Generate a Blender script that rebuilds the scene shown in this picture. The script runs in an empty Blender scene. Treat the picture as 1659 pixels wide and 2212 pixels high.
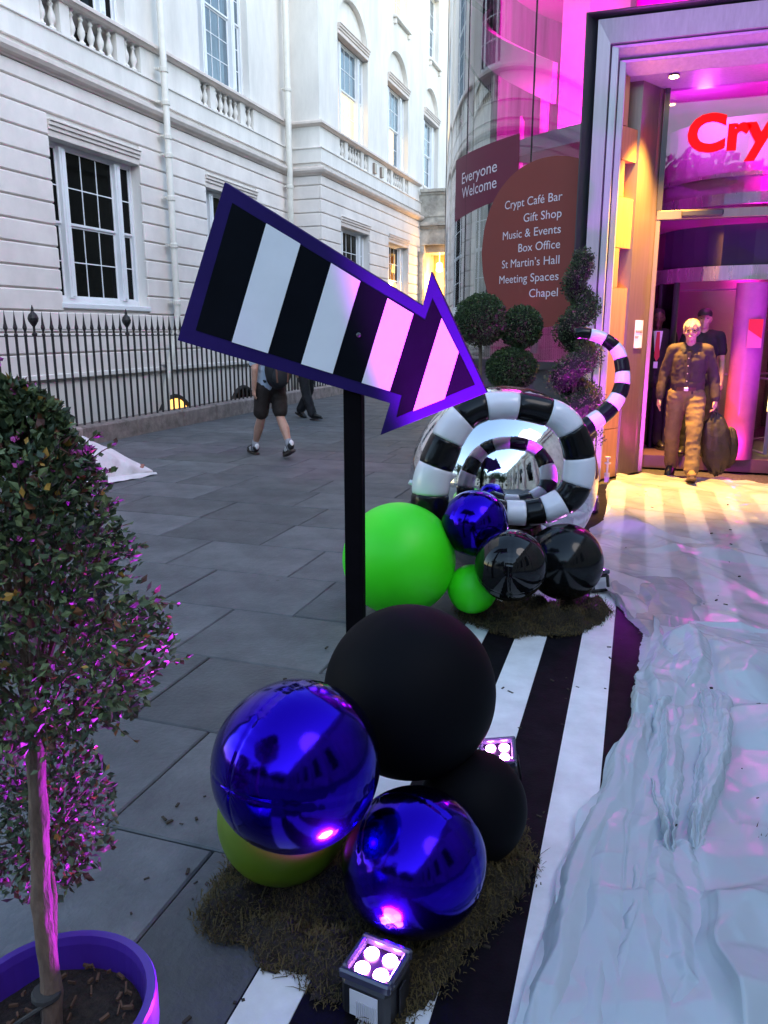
import bpy, bmesh, math, random
import numpy as np
from mathutils import Vector, Matrix, noise
R = math.radians
scene = bpy.context.scene
COL = scene.collection
random.seed(7)

# ------------------------------------------------------------------ camera
cam_data = bpy.data.cameras.new('camera')
cam = bpy.data.objects.new('camera', cam_data); COL.objects.link(cam)
cam.location = (0, 0, 1.6)
cam.rotation_euler = (R(77.0), 0, R(18.5))
cam_data.sensor_fit = 'HORIZONTAL'; cam_data.sensor_width = 36.0
cam_data.lens = 36.0 * 1690.0 / 1659.0
cam_data.clip_start = 0.05; cam_data.clip_end = 3000
scene.camera = cam

# ------------------------------------------------------------------ sky, sun, exposure (dusk)
world = bpy.data.worlds.new('World'); scene.world = world; world.use_nodes = True
wn = world.node_tree.nodes; wl = world.node_tree.links
bg = wn['Background']
sky = wn.new('ShaderNodeTexSky'); sky.sky_type = 'NISHITA'; sky.sun_disc = False
SUN_EL, SUN_AZ = R(22.0), R(118.0)
sky.sun_elevation = SUN_EL; sky.sun_rotation = SUN_AZ
sky.air_density = 1.25; sky.dust_density = 0.3; sky.ozone_density = 1.0
wl.new(sky.outputs[0], bg.inputs[0]); bg.inputs[1].default_value = 0.15
sun_data = bpy.data.lights.new('sun', 'SUN'); sun = bpy.data.objects.new('sun', sun_data); COL.objects.link(sun)
sun_data.energy = 0.25; sun_data.angle = R(30); sun_data.color = (1.0, 0.86, 0.76)
sd = Vector((math.sin(SUN_AZ) * math.cos(SUN_EL + .5), math.cos(SUN_AZ) * math.cos(SUN_EL + .5), math.sin(SUN_EL + .5)))
sun.rotation_euler = sd.to_track_quat('Z', 'Y').to_euler()
scene.view_settings.view_transform = 'Standard'; scene.view_settings.look = 'None'
scene.view_settings.exposure = 2.0; scene.view_settings.gamma = 1.0
scene.view_settings.use_curve_mapping = False
scene.cycles.max_bounces = 6; scene.cycles.diffuse_bounces = 3; scene.cycles.glossy_bounces = 4
scene.cycles.transparent_max_bounces = 8; scene.cycles.transmission_bounces = 4
scene.cycles.sample_clamp_indirect = 6.0; scene.cycles.caustics_reflective = False; scene.cycles.caustics_refractive = False
scene.cycles.use_denoising = True; scene.cycles.use_adaptive_sampling = True; scene.cycles.adaptive_threshold = .02

# ------------------------------------------------------------------ materials
MATS = {}
def pm(name, col, rough=.6, metal=0., var=None, bump=None, spec=None, coat=0., emit=None, objrand=0., trans=0., stretch=None, col2=None):
    """procedural Principled material: var=(scale, amount) colour variation, bump=(scale, strength)"""
    m = bpy.data.materials.new(name); m.use_nodes = True
    nt = m.node_tree; b = nt.nodes['Principled BSDF']
    b.inputs['Base Color'].default_value = (*col, 1); b.inputs['Roughness'].default_value = rough
    b.inputs['Metallic'].default_value = metal
    if spec is not None: b.inputs['Specular IOR Level'].default_value = spec
    if coat: b.inputs['Coat Weight'].default_value = coat; b.inputs['Coat Roughness'].default_value = .05
    if trans: b.inputs['Transmission Weight'].default_value = trans
    if emit: b.inputs['Emission Color'].default_value = (*emit[0], 1); b.inputs['Emission Strength'].default_value = emit[1]
    tc = nt.nodes.new('ShaderNodeTexCoord')
    vec = tc.outputs['Object']
    if stretch:
        mp = nt.nodes.new('ShaderNodeMapping'); mp.inputs['Scale'].default_value = stretch
        nt.links.new(vec, mp.inputs[0]); vec = mp.outputs[0]
    last = None
    if var:
        n = nt.nodes.new('ShaderNodeTexNoise'); n.inputs['Scale'].default_value = var[0]; n.inputs['Detail'].default_value = 8; n.inputs['Roughness'].default_value = .65
        nt.links.new(vec, n.inputs['Vector'])
        cr = nt.nodes.new('ShaderNodeValToRGB')
        a = var[1]
        c2 = col2 or tuple(max(0, c * (1 - a)) for c in col)
        c1 = col if col2 else tuple(min(1, c * (1 + a * .6)) for c in col)
        cr.color_ramp.elements[0].color = (*c2, 1); cr.color_ramp.elements[1].color = (*c1, 1)
        cr.color_ramp.elements[0].position = .32; cr.color_ramp.elements[1].position = .68
        nt.links.new(n.outputs[0], cr.inputs[0]); last = cr.outputs[0]
        rr = nt.nodes.new('ShaderNodeMapRange'); rr.inputs[3].default_value = min(1, rough * 1.15); rr.inputs[4].default_value = rough * .85
        nt.links.new(n.outputs[0], rr.inputs[0]); nt.links.new(rr.outputs[0], b.inputs['Roughness'])
    if objrand:
        oi = nt.nodes.new('ShaderNodeObjectInfo'); mr = nt.nodes.new('ShaderNodeMapRange')
        mr.inputs[3].default_value = 1 - objrand; mr.inputs[4].default_value = 1 + objrand
        nt.links.new(oi.outputs['Random'], mr.inputs[0])
        hs = nt.nodes.new('ShaderNodeHueSaturation'); nt.links.new(mr.outputs[0], hs.inputs['Value'])
        if last: nt.links.new(last, hs.inputs['Color'])
        else: hs.inputs['Color'].default_value = (*col, 1)
        last = hs.outputs[0]
    if last: nt.links.new(last, b.inputs['Base Color'])
    if bump:
        n2 = nt.nodes.new('ShaderNodeTexNoise'); n2.inputs['Scale'].default_value = bump[0]; n2.inputs['Detail'].default_value = 6
        nt.links.new(vec, n2.inputs['Vector'])
        bp = nt.nodes.new('ShaderNodeBump'); bp.inputs['Strength'].default_value = bump[1]; bp.inputs['Distance'].default_value = .02
        nt.links.new(n2.outputs[0], bp.inputs['Height']); nt.links.new(bp.outputs[0], b.inputs['Normal'])
    MATS[name] = m; return m

def thin_glass(name, tint=(.9, .93, .95), refl=1.0, rough=.01):
    m = bpy.data.materials.new(name); m.use_nodes = True; nt = m.node_tree; nt.nodes.clear()
    out = nt.nodes.new('ShaderNodeOutputMaterial'); mix = nt.nodes.new('ShaderNodeMixShader')
    t = nt.nodes.new('ShaderNodeBsdfTransparent'); t.inputs[0].default_value = (*tint, 1)
    g = nt.nodes.new('ShaderNodeBsdfGlossy'); g.inputs['Roughness'].default_value = rough
    f = nt.nodes.new('ShaderNodeFresnel'); f.inputs[0].default_value = 1.45
    mu = nt.nodes.new('ShaderNodeMath'); mu.operation = 'MULTIPLY'; mu.inputs[1].default_value = 2.0 * refl; mu.use_clamp = True
    nt.links.new(f.outputs[0], mu.inputs[0]); nt.links.new(mu.outputs[0], mix.inputs[0])
    nt.links.new(t.outputs[0], mix.inputs[1]); nt.links.new(g.outputs[0], mix.inputs[2]); nt.links.new(mix.outputs[0], out.inputs[0])
    MATS[name] = m; return m

def emis(name, col, strength):
    m = bpy.data.materials.new(name); m.use_nodes = True; nt = m.node_tree; nt.nodes.clear()
    out = nt.nodes.new('ShaderNodeOutputMaterial'); e = nt.nodes.new('ShaderNodeEmission')
    e.inputs[0].default_value = (*col, 1); e.inputs[1].default_value = strength
    nt.links.new(e.outputs[0], out.inputs[0]); MATS[name] = m; return m

stucco = pm('stucco', (.79, .755, .71), .75, var=(1.6, .15), bump=(60, .12), stretch=(1, 1, .3))
stucco_low = pm('stucco_course', (.81, .745, .70), .7, var=(1.5, .12), bump=(70, .12))
shade_and_black = pm('shade_and_black', (.035, .033, .033), .9)  # near-black: shade painted onto recess backs; also plain black joints, frames, ties
trim = pm('stucco_trim', (.70, .62, .57), .7, var=(4, .12))
paint = pm('white_paint', (.78, .80, .83), .4, var=(3, .05))
pane_dark = pm('window_pane', (.002, .0025, .003), .05, spec=.08, var=(2, .4))
pane_sky = pm('curtained_pane', (.10, .15, .19), .04, spec=.9, var=(2.2, .6), stretch=(1, 3, .4))
lit_pane = pm('lit_pane', (.3, .25, .15), .05, spec=.6, emit=((1.0, .62, .20), .55))
lit_amber = pm('amber_pane', (.3, .2, .1), .05, spec=.6, emit=((1.0, .45, .10), .8))
pipe_m = pm('downpipe_paint', (.70, .67, .60), .45, var=(6, .08))
iron = pm('black_iron', (.008, .008, .010), .55, var=(20, .3))
kerb_m = pm('kerb_granite', (.26, .215, .20), .85, var=(7, .45), bump=(35, .5), objrand=.22)
slab_m = pm('paving_stone', (.092, .098, .106), .66, var=(3.2, .36), bump=(48, .30), objrand=.24)
def add_spots(m_, sc, size, col, amount):
    """worn-in gum marks and blotches"""
    nt = m_.node_tree; b = nt.nodes['Principled BSDF']; src = b.inputs['Base Color'].links[0].from_socket
    geo = nt.nodes.new('ShaderNodeNewGeometry'); vo = nt.nodes.new('ShaderNodeTexVoronoi'); vo.inputs['Scale'].default_value = sc; vo.inputs['Randomness'].default_value = 1
    nz = nt.nodes.new('ShaderNodeTexNoise'); nz.inputs['Scale'].default_value = 1.1; nz.inputs['Detail'].default_value = 5
    lt = nt.nodes.new('ShaderNodeMapRange'); lt.inputs[1].default_value = size; lt.inputs[2].default_value = size * .6; lt.inputs[3].default_value = 0; lt.inputs[4].default_value = amount
    mx = nt.nodes.new('ShaderNodeMixRGB'); mx.inputs[2].default_value = (*col, 1); m2 = nt.nodes.new('ShaderNodeMixRGB'); m2.blend_type = 'MULTIPLY'; m2.inputs[0].default_value = .75
    cr = nt.nodes.new('ShaderNodeValToRGB'); cr.color_ramp.elements[0].position = .3; cr.color_ramp.elements[0].color = (.62, .63, .66, 1); cr.color_ramp.elements[1].position = .7; cr.color_ramp.elements[1].color = (1.15, 1.13, 1.1, 1)
    nt.links.new(geo.outputs['Position'], vo.inputs['Vector']); nt.links.new(geo.outputs['Position'], nz.inputs['Vector']); nt.links.new(vo.outputs['Distance'], lt.inputs[0]); nt.links.new(lt.outputs[0], mx.inputs[0]); nt.links.new(nz.outputs[0], cr.inputs[0])
    nt.links.new(src, m2.inputs[1]); nt.links.new(cr.outputs[0], m2.inputs[2]); nt.links.new(m2.outputs[0], mx.inputs[1]); nt.links.new(mx.outputs[0], b.inputs['Base Color'])
add_spots(slab_m, 3.2, .055, (.035, .035, .037), .8)
joint_m = pm('paving_joint', (.05, .048, .047), .95, var=(30, .5), bump=(60, .5))
porch_m = pm('weathered_stone', (.46, .43, .38), .85, var=(2.5, .55), bump=(30, .3))
steel = pm('brushed_steel', (.50, .50, .52), .42, metal=.35, var=(2.0, .12), stretch=(14, 14, .4))
steel_dark = pm('dark_steel', (.07, .07, .08), .4, metal=.6)
bronze = pm('bronze_frame', (.30, .24, .21), .35, metal=.7, var=(3, .1), stretch=(9, 9, .4))
timber = pm('oak_panel', (.42, .21, .09), .45, var=(4, .22), stretch=(7, 7, .5))
glass = thin_glass('clear_glass', (.88, .91, .93), 1.5)
glass_door = thin_glass('door_glass', (.80, .80, .84), .8)
magenta_tint_in = pm('interior_magenta_tint', (.55, .30, .48), .6, var=(2, .04))  # white interior paint with the magenta lamplight tinted into its colour
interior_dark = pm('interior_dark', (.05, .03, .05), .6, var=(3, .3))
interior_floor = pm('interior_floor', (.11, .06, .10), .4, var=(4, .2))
# ------------------------------------------------------------------ mesh building helpers
ORG = {}
def _org(parent): return ORG.get(parent.name, Vector((0, 0, 0))) if parent else Vector((0, 0, 0))
def tag(o, label=None, cat=None, group=None, kind=None):
    if label: o['label'] = label
    if cat: o['category'] = cat
    if group: o['group'] = group
    if kind: o['kind'] = kind
    return o
def thing(name, label, cat, loc=(0, 0, 0), group=None):
    o = bpy.data.objects.new(name, None); COL.objects.link(o); o.location = loc
    o.empty_display_size = .1
    ORG[o.name] = Vector(loc); return tag(o, label, cat, group)
def link(o, parent=None):
    COL.objects.link(o)
    if parent: o.parent = parent
    ORG[o.name] = _org(parent) + Vector(o.location); return o
def mesh_obj(name, me, parent=None, loc=None):
    """object from mesh data; loc is a world position"""
    o = bpy.data.objects.new(name, me)
    if loc is not None: o.location = Vector(loc) - _org(parent)
    return link(o, parent)
class MB:
    def __init__(s): s.v = []; s.f = []; s.mi = []; s.cur = 0
    def add(s, vs, fs, m=None):
        n = len(s.v); s.v.extend([tuple(p) for p in vs])
        for f in fs: s.f.append(tuple(i + n for i in f)); s.mi.append(s.cur if m is None else m)
        return s
    def box(s, x0, x1, y0, y1, z0, z1, c=0.):
        if x0 > x1: x0, x1 = x1, x0
        if y0 > y1: y0, y1 = y1, y0
        if z0 > z1: z0, z1 = z1, z0
        if c <= 0:
            vs = [(x, y, z) for z in (z0, z1) for y in (y0, y1) for x in (x0, x1)]
            return s.add(vs, [(0, 2, 3, 1), (4, 5, 7, 6), (0, 1, 5, 4), (2, 6, 7, 3), (0, 4, 6, 2), (1, 3, 7, 5)])
        c = min(c, (x1 - x0) * .45, (y1 - y0) * .45, (z1 - z0) * .45)
        vs = []; idx = {}
        for sx in (0, 1):
            for sy in (0, 1):
                for sz in (0, 1):
                    X = x1 if sx else x0; Y = y1 if sy else y0; Z = z1 if sz else z0
                    dx = -c if sx else c; dy = -c if sy else c; dz = -c if sz else c
                    for k, p in (('x', (X, Y + dy, Z + dz)), ('y', (X + dx, Y, Z + dz)), ('z', (X + dx, Y + dy, Z))):
                        idx[(sx, sy, sz, k)] = len(vs); vs.append(p)
        g = lambda a, b, cc, k: idx[(a, b, cc, k)]
        fs = []
        for sx in (0, 1):
            q = [g(sx, 0, 0, 'x'), g(sx, 1, 0, 'x'), g(sx, 1, 1, 'x'), g(sx, 0, 1, 'x')]; fs.append(q if sx else q[::-1])
        for sy in (0, 1):
            q = [g(0, sy, 0, 'y'), g(0, sy, 1, 'y'), g(1, sy, 1, 'y'), g(1, sy, 0, 'y')]; fs.append(q if sy else q[::-1])
        for sz in (0, 1):
            q = [g(0, 0, sz, 'z'), g(1, 0, sz, 'z'), g(1, 1, sz, 'z'), g(0, 1, sz, 'z')]; fs.append(q if sz else q[::-1])
        for sy in (0, 1):
            for sz in (0, 1): fs.append([g(0, sy, sz, 'y'), g(1, sy, sz, 'y'), g(1, sy, sz, 'z'), g(0, sy, sz, 'z')])
        for sx in (0, 1):
            for sz in (0, 1): fs.append([g(sx, 0, sz, 'x'), g(sx, 1, sz, 'x'), g(sx, 1, sz, 'z'), g(sx, 0, sz, 'z')])
        for sx in (0, 1):
            for sy in (0, 1): fs.append([g(sx, sy, 0, 'x'), g(sx, sy, 1, 'x'), g(sx, sy, 1, 'y'), g(sx, sy, 0, 'y')])
        for sx in (0, 1):
            for sy in (0, 1):
                for sz in (0, 1): fs.append([g(sx, sy, sz, k) for k in 'xyz'])
        return s.add(vs, fs)
    def tube(s, pts, rad, n=8, cap=True, closed=False):
        pts = [Vector(p) for p in pts]; rads = rad if isinstance(rad, (list, tuple)) else [rad] * len(pts)
        vs = []; fs = []; prev = None; N = len(pts)
        for i, p in enumerate(pts):
            if closed: t = (pts[(i + 1) % N] - pts[i - 1])
            else: t = (pts[min(i + 1, N - 1)] - pts[max(i - 1, 0)])
            t = t.normalized() if t.length > 1e-9 else Vector((0, 0, 1))
            if prev is None:
                a = Vector((0, 0, 1)) if abs(t.z) < .9 else Vector((1, 0, 0))
                u = t.cross(a).normalized()
            else:
                u = (prev - t * prev.dot(t)); u = u.normalized() if u.length > 1e-6 else t.orthogonal().normalized()
            prev = u; w = t.cross(u)
            for k in range(n):
                an = 2 * math.pi * k / n; vs.append(p + (u * math.cos(an) + w * math.sin(an)) * rads[i])
        for i in range(N if closed else N - 1):
            j = (i + 1) % N
            for k in range(n):
                k2 = (k + 1) % n; fs.append((i * n + k, i * n + k2, j * n + k2, j * n + k))
        if cap and not closed: fs.append(tuple(range(n - 1, -1, -1))); fs.append(tuple((N - 1) * n + k for k in range(n)))
        return s.add(vs, fs)
    def lathe(s, prof, c=(0, 0, 0), n=24, cap=True):
        vs = []; fs = []
        for r, z in prof:
            for k in range(n):
                a = 2 * math.pi * k / n; vs.append((c[0] + r * math.cos(a), c[1] + r * math.sin(a), c[2] + z))
        for i in range(len(prof) - 1):
            for k in range(n): k2 = (k + 1) % n; fs.append((i * n + k, i * n + k2, (i + 1) * n + k2, (i + 1) * n + k))
        if cap: fs.append(tuple(range(n - 1, -1, -1))); fs.append(tuple((len(prof) - 1) * n + k for k in range(n)))
        return s.add(vs, fs)
    def ell(s, c, r, n=16, m=10, rot=None, fn=None):
        rx, ry, rz = (r, r, r) if not isinstance(r, (tuple, list)) else r
        vs = []; fs = []; c = Vector(c)
        for i in range(m + 1):
            ph = math.pi * i / m
            for k in range(n):
                th = 2 * math.pi * k / n
                d = Vector((math.sin(ph) * math.cos(th), math.sin(ph) * math.sin(th), math.cos(ph)))
                q = fn(d, th, ph) if fn else 1.
                p = Vector((d.x * rx, d.y * ry, d.z * rz)) * q
                if rot: p = rot @ p
                vs.append(c + p)
        for i in range(m):
            for k in range(n):
                k2 = (k + 1) % n; fs.append((i * n + k, (i + 1) * n + k, (i + 1) * n + k2, i * n + k2))
        return s.add(vs, fs)
    def prism(s, poly, fn0, fn1):
        """polygon extruded: fn0/fn1 map a 2-D point to the two 3-D ends"""
        n = len(poly); vs = [fn0(*p) for p in poly] + [fn1(*p) for p in poly]
        fs = [tuple(range(n)), tuple(range(2 * n - 1, n - 1, -1))] + [(i, i + n, (i + 1) % n + n, (i + 1) % n) for i in range(n)]
        return s.add(vs, fs)
    def data(s, name, mats, org=Vector((0, 0, 0)), smooth=False):
        me = bpy.data.meshes.new(name)
        me.from_pydata([(v[0] - org.x, v[1] - org.y, v[2] - org.z) for v in s.v], [], s.f)
        for m in (mats if isinstance(mats, (list, tuple)) else [mats]): me.materials.append(m)
        if any(s.mi): me.polygons.foreach_set('material_index', s.mi)
        bm = bmesh.new(); bm.from_mesh(me); bmesh.ops.recalc_face_normals(bm, faces=bm.faces[:]); bm.to_mesh(me); bm.free()
        if smooth: me.polygons.foreach_set('use_smooth', [True] * len(me.polygons))
        me.update(); return me
    def build(s, name, mats, parent=None, smooth=False):
        me = s.data(name, mats, _org(parent), smooth)
        o = bpy.data.objects.new(name, me); return link(o, parent)
def piece(name, me, parent, loc, rot=None, scale=None):
    """one more object that shares mesh data; loc is a world position"""
    o = bpy.data.objects.new(name, me); o.location = Vector(loc) - _org(parent)
    if rot: o.rotation_euler = rot
    if scale: o.scale = scale
    COL.objects.link(o); o.parent = parent; return o
def sweep_plan(mb, path, prof):
    """profile (offset to the right of travel, z) swept along a plan polyline with mitres"""
    P = [Vector((p[0], p[1])) for p in path]; n = len(P); vs = []; fs = []; m = len(prof)
    for i in range(n):
        d0 = (P[i] - P[i - 1]).normalized() if i > 0 else None
        d1 = (P[i + 1] - P[i]).normalized() if i < n - 1 else None
        r = lambda d: Vector((d.y, -d.x))
        if d0 is None: o = r(d1)
        elif d1 is None: o = r(d0)
        else:
            o = (r(d0) + r(d1)); o = o / max(.2, o.dot(r(d0)))
        for off, z in prof: q = P[i] + o * off; vs.append((q.x, q.y, z))
    for i in range(n - 1):
        for k in range(m - 1): fs.append((i * m + k, (i + 1) * m + k, (i + 1) * m + k + 1, i * m + k + 1))
    fs.append(tuple(range(m))); fs.append(tuple((n - 1) * m + k for k in range(m)))
    mb.add(vs, fs)
def text_mesh(body, size, mat, align='LEFT', bold=0.0, extrude=0.0, sx=1.0):
    cu = bpy.data.curves.new('lettering', 'FONT'); cu.body = body; cu.size = size; cu.align_x = align; cu.offset = bold; cu.extrude = extrude; cu.resolution_u = 4
    o = bpy.data.objects.new('tmp', cu); COL.objects.link(o)
    dg = bpy.context.evaluated_depsgraph_get(); me = bpy.data.meshes.new_from_object(o.evaluated_get(dg))
    bpy.data.objects.remove(o); bpy.data.curves.remove(cu)
    me.materials.clear(); me.materials.append(mat)
    for v in me.vertices: v.co.x *= sx
    return me
def fbm(p, o=4):
    return noise.fractal(Vector(p), 1.0, 2.0, o)
# ------------------------------------------------------------------ ground and paving
g = MB(); g.box(-400, 400, -400, 400, -.30, -.03)
# the light well in front of the basement is an opening in the ground: four sheets round it
g = MB()
for x0, x1, y0, y1 in ((-600, -8.99, -600, 600), (-7.97, 600, -600, 600), (-8.99, -7.97, -600, 3.0), (-8.99, -7.97, 27.9, 600)):
    g.box(x0, x1, y0, y1, -.5, -.025)
tag(g.build('ground', joint_m), kind='structure')
w = MB(); w.box(-8.99, -7.97, 3.0, 27.9, -2.7, -2.6); w.box(-7.97, -7.93, 3.0, 27.9, -2.6, -.03)
tag(w.build('light_well', shade_and_black), kind='structure')

pave = bpy.data.objects.new('pavement', None); COL.objects.link(pave); ORG['pavement'] = Vector((0, 0, 0)); tag(pave, kind='structure')
rnd = random.Random(11)
row_y = 1.89 - .662 * 4
seen = []; far = MB()
known = {3: [-1.2, -2.15], 4: [-.72, -1.61, -2.45], 5: [-1.15, -2.0, -2.95], 6: [-1.4, -2.23], 7: [-1.85, -2.73, -3.55], 8: [-1.3, -2.2, -3.15], 9: [-1.9, -2.75, -3.65]}
k = 0
while row_y < 32:
    y0, y1 = row_y, row_y + .662
    xs = [-.55]
    ks = known.get(k)
    if ks:
        xs = [-.2] + ks
    while xs[-1] > -7.55:
        xs.append(xs[-1] - rnd.uniform(.62, 1.12))
    xs[-1] = -7.60
    if xs[-2] - xs[-1] < .25: xs.pop(-2)
    for i in range(len(xs) - 1):
        xa, xb = xs[i + 1], xs[i]
        lift = rnd.uniform(-.002, .002)
        if y1 < 15 and y0 > -.8:
            seen.append((xa, xb, y0, y1, lift))
        else:
            far.box(xa + .004, xb - .004, y0 + .004, y1 - .004, -.06, lift, .005)
    row_y += .662; k += 1
for xa, xb, y0, y1, lift in seen:
    cx, cy = (xa + xb) / 2, (y0 + y1) / 2
    m = MB(); hx, hy = (xb - xa) / 2 - .0035, .331 - .0035
    m.box(-hx, hx, -hy, hy, -.06, 0, .006)
    o = piece('paving_slab', m.data('paving_slab', slab_m), pave, (cx, cy, lift)); o.rotation_euler = (rnd.uniform(-.002, .002), rnd.uniform(-.002, .002), 0)
fo = far.build('far_paving', slab_m, pave); fo['kind'] = 'stuff'
# paving right of the carpet and behind the camera
sp = MB()
for iy in range(-30, 14):
    for ix in range(0, 14):
        if iy * .662 + 1.89 > 8.3 and ix < 12: continue
        sp.box(-.195 + ix * .8, -.2 + (ix + 1) * .8 - .004, 1.89 + iy * .662, 1.89 + (iy + 1) * .662 - .008, -.06, -.001, .005)
for iy in range(-30, -4):
    for ix in range(-9, 0):
        sp.box(-.195 + ix * .8, -.2 + (ix + 1) * .8 - .004, 1.89 + iy * .662, 1.89 + (iy + 1) * .662 - .008, -.06, -.001, .005)
spo = sp.build('side_paving', slab_m, pave); spo['kind'] = 'stuff'

# ------------------------------------------------------------------ the white stucco terrace on the left
XA, XB, YR, YE = -9.0, -8.15, 19.35, 28.0
town = thing('stucco_building', 'long white stucco terrace building with banded ground floor and balustraded sash windows', 'building', (XA, 12, 0))
Z1, Z2 = 6.05, 6.55           # balustrade zone
def wall_sheet(mb, xw, Y0, Y1, Z0, Z1_, ops):
    ys = sorted({Y0, Y1, *[o[0] for o in ops], *[o[1] for o in ops]}); zs = sorted({Z0, Z1_, *[o[2] for o in ops], *[o[3] for o in ops]})
    ys = [y for y in ys if Y0 <= y <= Y1]; zs = [z for z in zs if Z0 <= z <= Z1_]
    for a, b in zip(ys, ys[1:]):
        for c, d in zip(zs, zs[1:]):
            ym, zm = (a + b) / 2, (c + d) / 2
            if any(o[0] < ym < o[1] and o[2] < zm < o[3] for o in ops): continue
            mb.add([(xw, a, c), (xw, b, c), (xw, b, d), (xw, a, d)], [(0, 1, 2, 3)])
    for o in ops:
        a, b, c, d, dep = o[:5]
        mb.add([(xw, a, c), (xw, b, c), (xw, b, d), (xw, a, d), (xw - dep, a, c), (xw - dep, b, c), (xw - dep, b, d), (xw - dep, a, d)],
               [(0, 1, 5, 4), (1, 2, 6, 5), (3, 7, 6, 2), (0, 4, 7, 3)])
WA = [(10.64, 12.95), (15.19, 17.45)]; WB = [(20.62, 22.92), (24.70, 26.88), (28.75, 30.80)]
GZ0, GZ1 = 2.05, 4.51
opsA = [(a, b, GZ0, GZ1, .30) for a, b in WA] + [(a + .05, b - .1, 6.68, 9.6, .30) for a, b in WA]
opsB = [(a, b, 2.05, 4.36, .30) for a, b in WB[:2]] + [(a, b, 6.68, 9.18, .28) for a, b in WB] + [(a, b, 9.18, 10.12, 0.0) for a, b in WB]
opsB += [(25.35, 26.75, 11.02, 13.2, .25), (29.4, 30.65, 11.02, 13.2, .25), (21.2, 22.5, 11.02, 13.2, .25)]
def bal_groups(y0, y1):
    L = y1 - y0; u = L / 12.4
    return [(y0, y0 + 2.2 * u, 2), (y0 + 3.3 * u, y0 + 9.1 * u, 5), (y0 + 10.2 * u, y1, 2)]
BA = [(10.73, 13.22), (15.2, 17.5)]; BB = [(20.70, 22.95), (24.68, 26.95)]
for y0, y1 in BA: opsA += [(a, b, Z1 + .03, Z2, .5) for a, b, n in bal_groups(y0, y1)]
for y0, y1 in BB: opsB += [(a, b, Z1 + .03, Z2, .5) for a, b, n in bal_groups(y0, y1)]
m = MB(); wall_sheet(m, XA, 3.0, YR, -2.6, 13.5, opsA)
m.add([(XA, YR, -2.6), (XB, YR, -2.6), (XB, YR, 14.5), (XA, YR, 14.5)], [(0, 1, 2, 3)])
wall_sheet(m, XB, YR, 34, -2.6, 14.5, opsB)
# spandrels and shallow blind arches over the tall first-floor windows
for a, b in WB:
    n = 20; cy = (a + b) / 2; ry = (b - a) / 2; rz = .90; ztop = 10.12
    arc = [(cy - ry * math.cos(math.pi * i / n), 9.18 + rz * math.sin(math.pi * i / n)) for i in range(n + 1)]
    top = [(a + (b - a) * i / n, ztop) for i in range(n + 1)]
    vs = [(XB, y, z) for y, z in arc] + [(XB, y, z) for y, z in top] + [(XB - .14, y, z) for y, z in arc]
    fs = [(i, i + 1, n + 2 + i, n + 1 + i) for i in range(n)] + [(i, i + 1, 2 * n + 3 + i, 2 * n + 2 + i) for i in range(n)]
    fs.append(tuple(2 * n + 2 + i for i in range(n + 1)))
    m.add(vs, fs)
wall = m.build('wall', stucco, town)
m = MB()      # body behind the openings: back of the recesses, roof and far ends, shade put into the colour
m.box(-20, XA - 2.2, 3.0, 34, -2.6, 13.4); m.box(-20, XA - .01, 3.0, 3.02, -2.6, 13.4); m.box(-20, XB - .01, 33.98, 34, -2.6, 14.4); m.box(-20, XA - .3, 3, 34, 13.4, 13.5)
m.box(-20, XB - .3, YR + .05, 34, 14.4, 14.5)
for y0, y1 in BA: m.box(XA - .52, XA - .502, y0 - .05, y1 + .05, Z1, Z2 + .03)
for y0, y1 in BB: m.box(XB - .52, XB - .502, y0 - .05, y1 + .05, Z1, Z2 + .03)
m.build('shaded_rooms', shade_and_black, town)

# banded ground-floor courses, each its own piece
grooves = [5.41 - .05] + [5.17 - .3262 * i for i in range(0, 14)]
zedge = [5.40] + [5.17 - .3262 * i for i in range(0, 14)]      # joint heights from the cornice down
zedge = [z for z in zedge if z > .9]
for i in range(len(zedge) - 1):
    zt, zb = zedge[i] - .010, zedge[i + 1] + .010
    def runs(ops, Y0, Y1):
        cuts = sorted([(o[0], o[1]) for o in ops if o[2] - .02 < (zt + zb) / 2 < o[3] + .05]); out = []; y = Y0
        for a, b in cuts:
            if a > y: out.append((y, a))
            y = b
        out.append((y, Y1)); return out
    ga = [(a, b, GZ0, 4.76) for a, b in WA]; gb = [(a, b, 2.05, 4.60) for a, b in WB[:2]]
    for a, b in runs(ga, 3.0, YR): q = MB(); q.box(XA - .02, XA + .045, a, b, zb, zt, .016); q.build('stucco_course', stucco_low, wall)
    for a, b in runs(gb, YR - .045, 34): q = MB(); q.box(XB - .02, XB + .045, a, b, zb, zt, .016); q.build('stucco_course', stucco_low, wall)
    q = MB(); q.box(XA + .046, XB - .021, YR - .045, YR + .02, zb, zt, .016); q.build('stucco_course', stucco_low, wall)
# string courses swept round the step in the facade (right-hand side of travel faces the street)
path = [(XA, 3.0), (XA, YR), (XB, YR), (XB, YE + .3)]
def string(name, prof, mat):
    q = MB(); sweep_plan(q, path, prof); return q.build(name, mat, town)
string('cornice', [(-.02, 5.40), (.06, 5.40), (.08, 5.43), (.15, 5.45), (.19, 5.50), (.19, 5.555), (.12, 5.575), (.05, 5.60), (.05, 5.62), (-.02, 5.64)], trim)
string('ledge', [(-.02, 5.70), (.055, 5.705), (.055, 6.02), (.085, 6.03), (.085, 6.055), (.02, 6.075), (-.02, 6.08)], stucco)
string('coping', [(-.02, 6.545), (.05, 6.55), (.09, 6.585), (.12, 6.59), (.12, 6.64), (.07, 6.66), (.06, 6.68), (-.02, 6.69)], trim)
string('plinth_band', [(-.02, .86), (.075, .865), (.075, .93), (.04, .945), (-.02, .95)], stucco)

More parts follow.
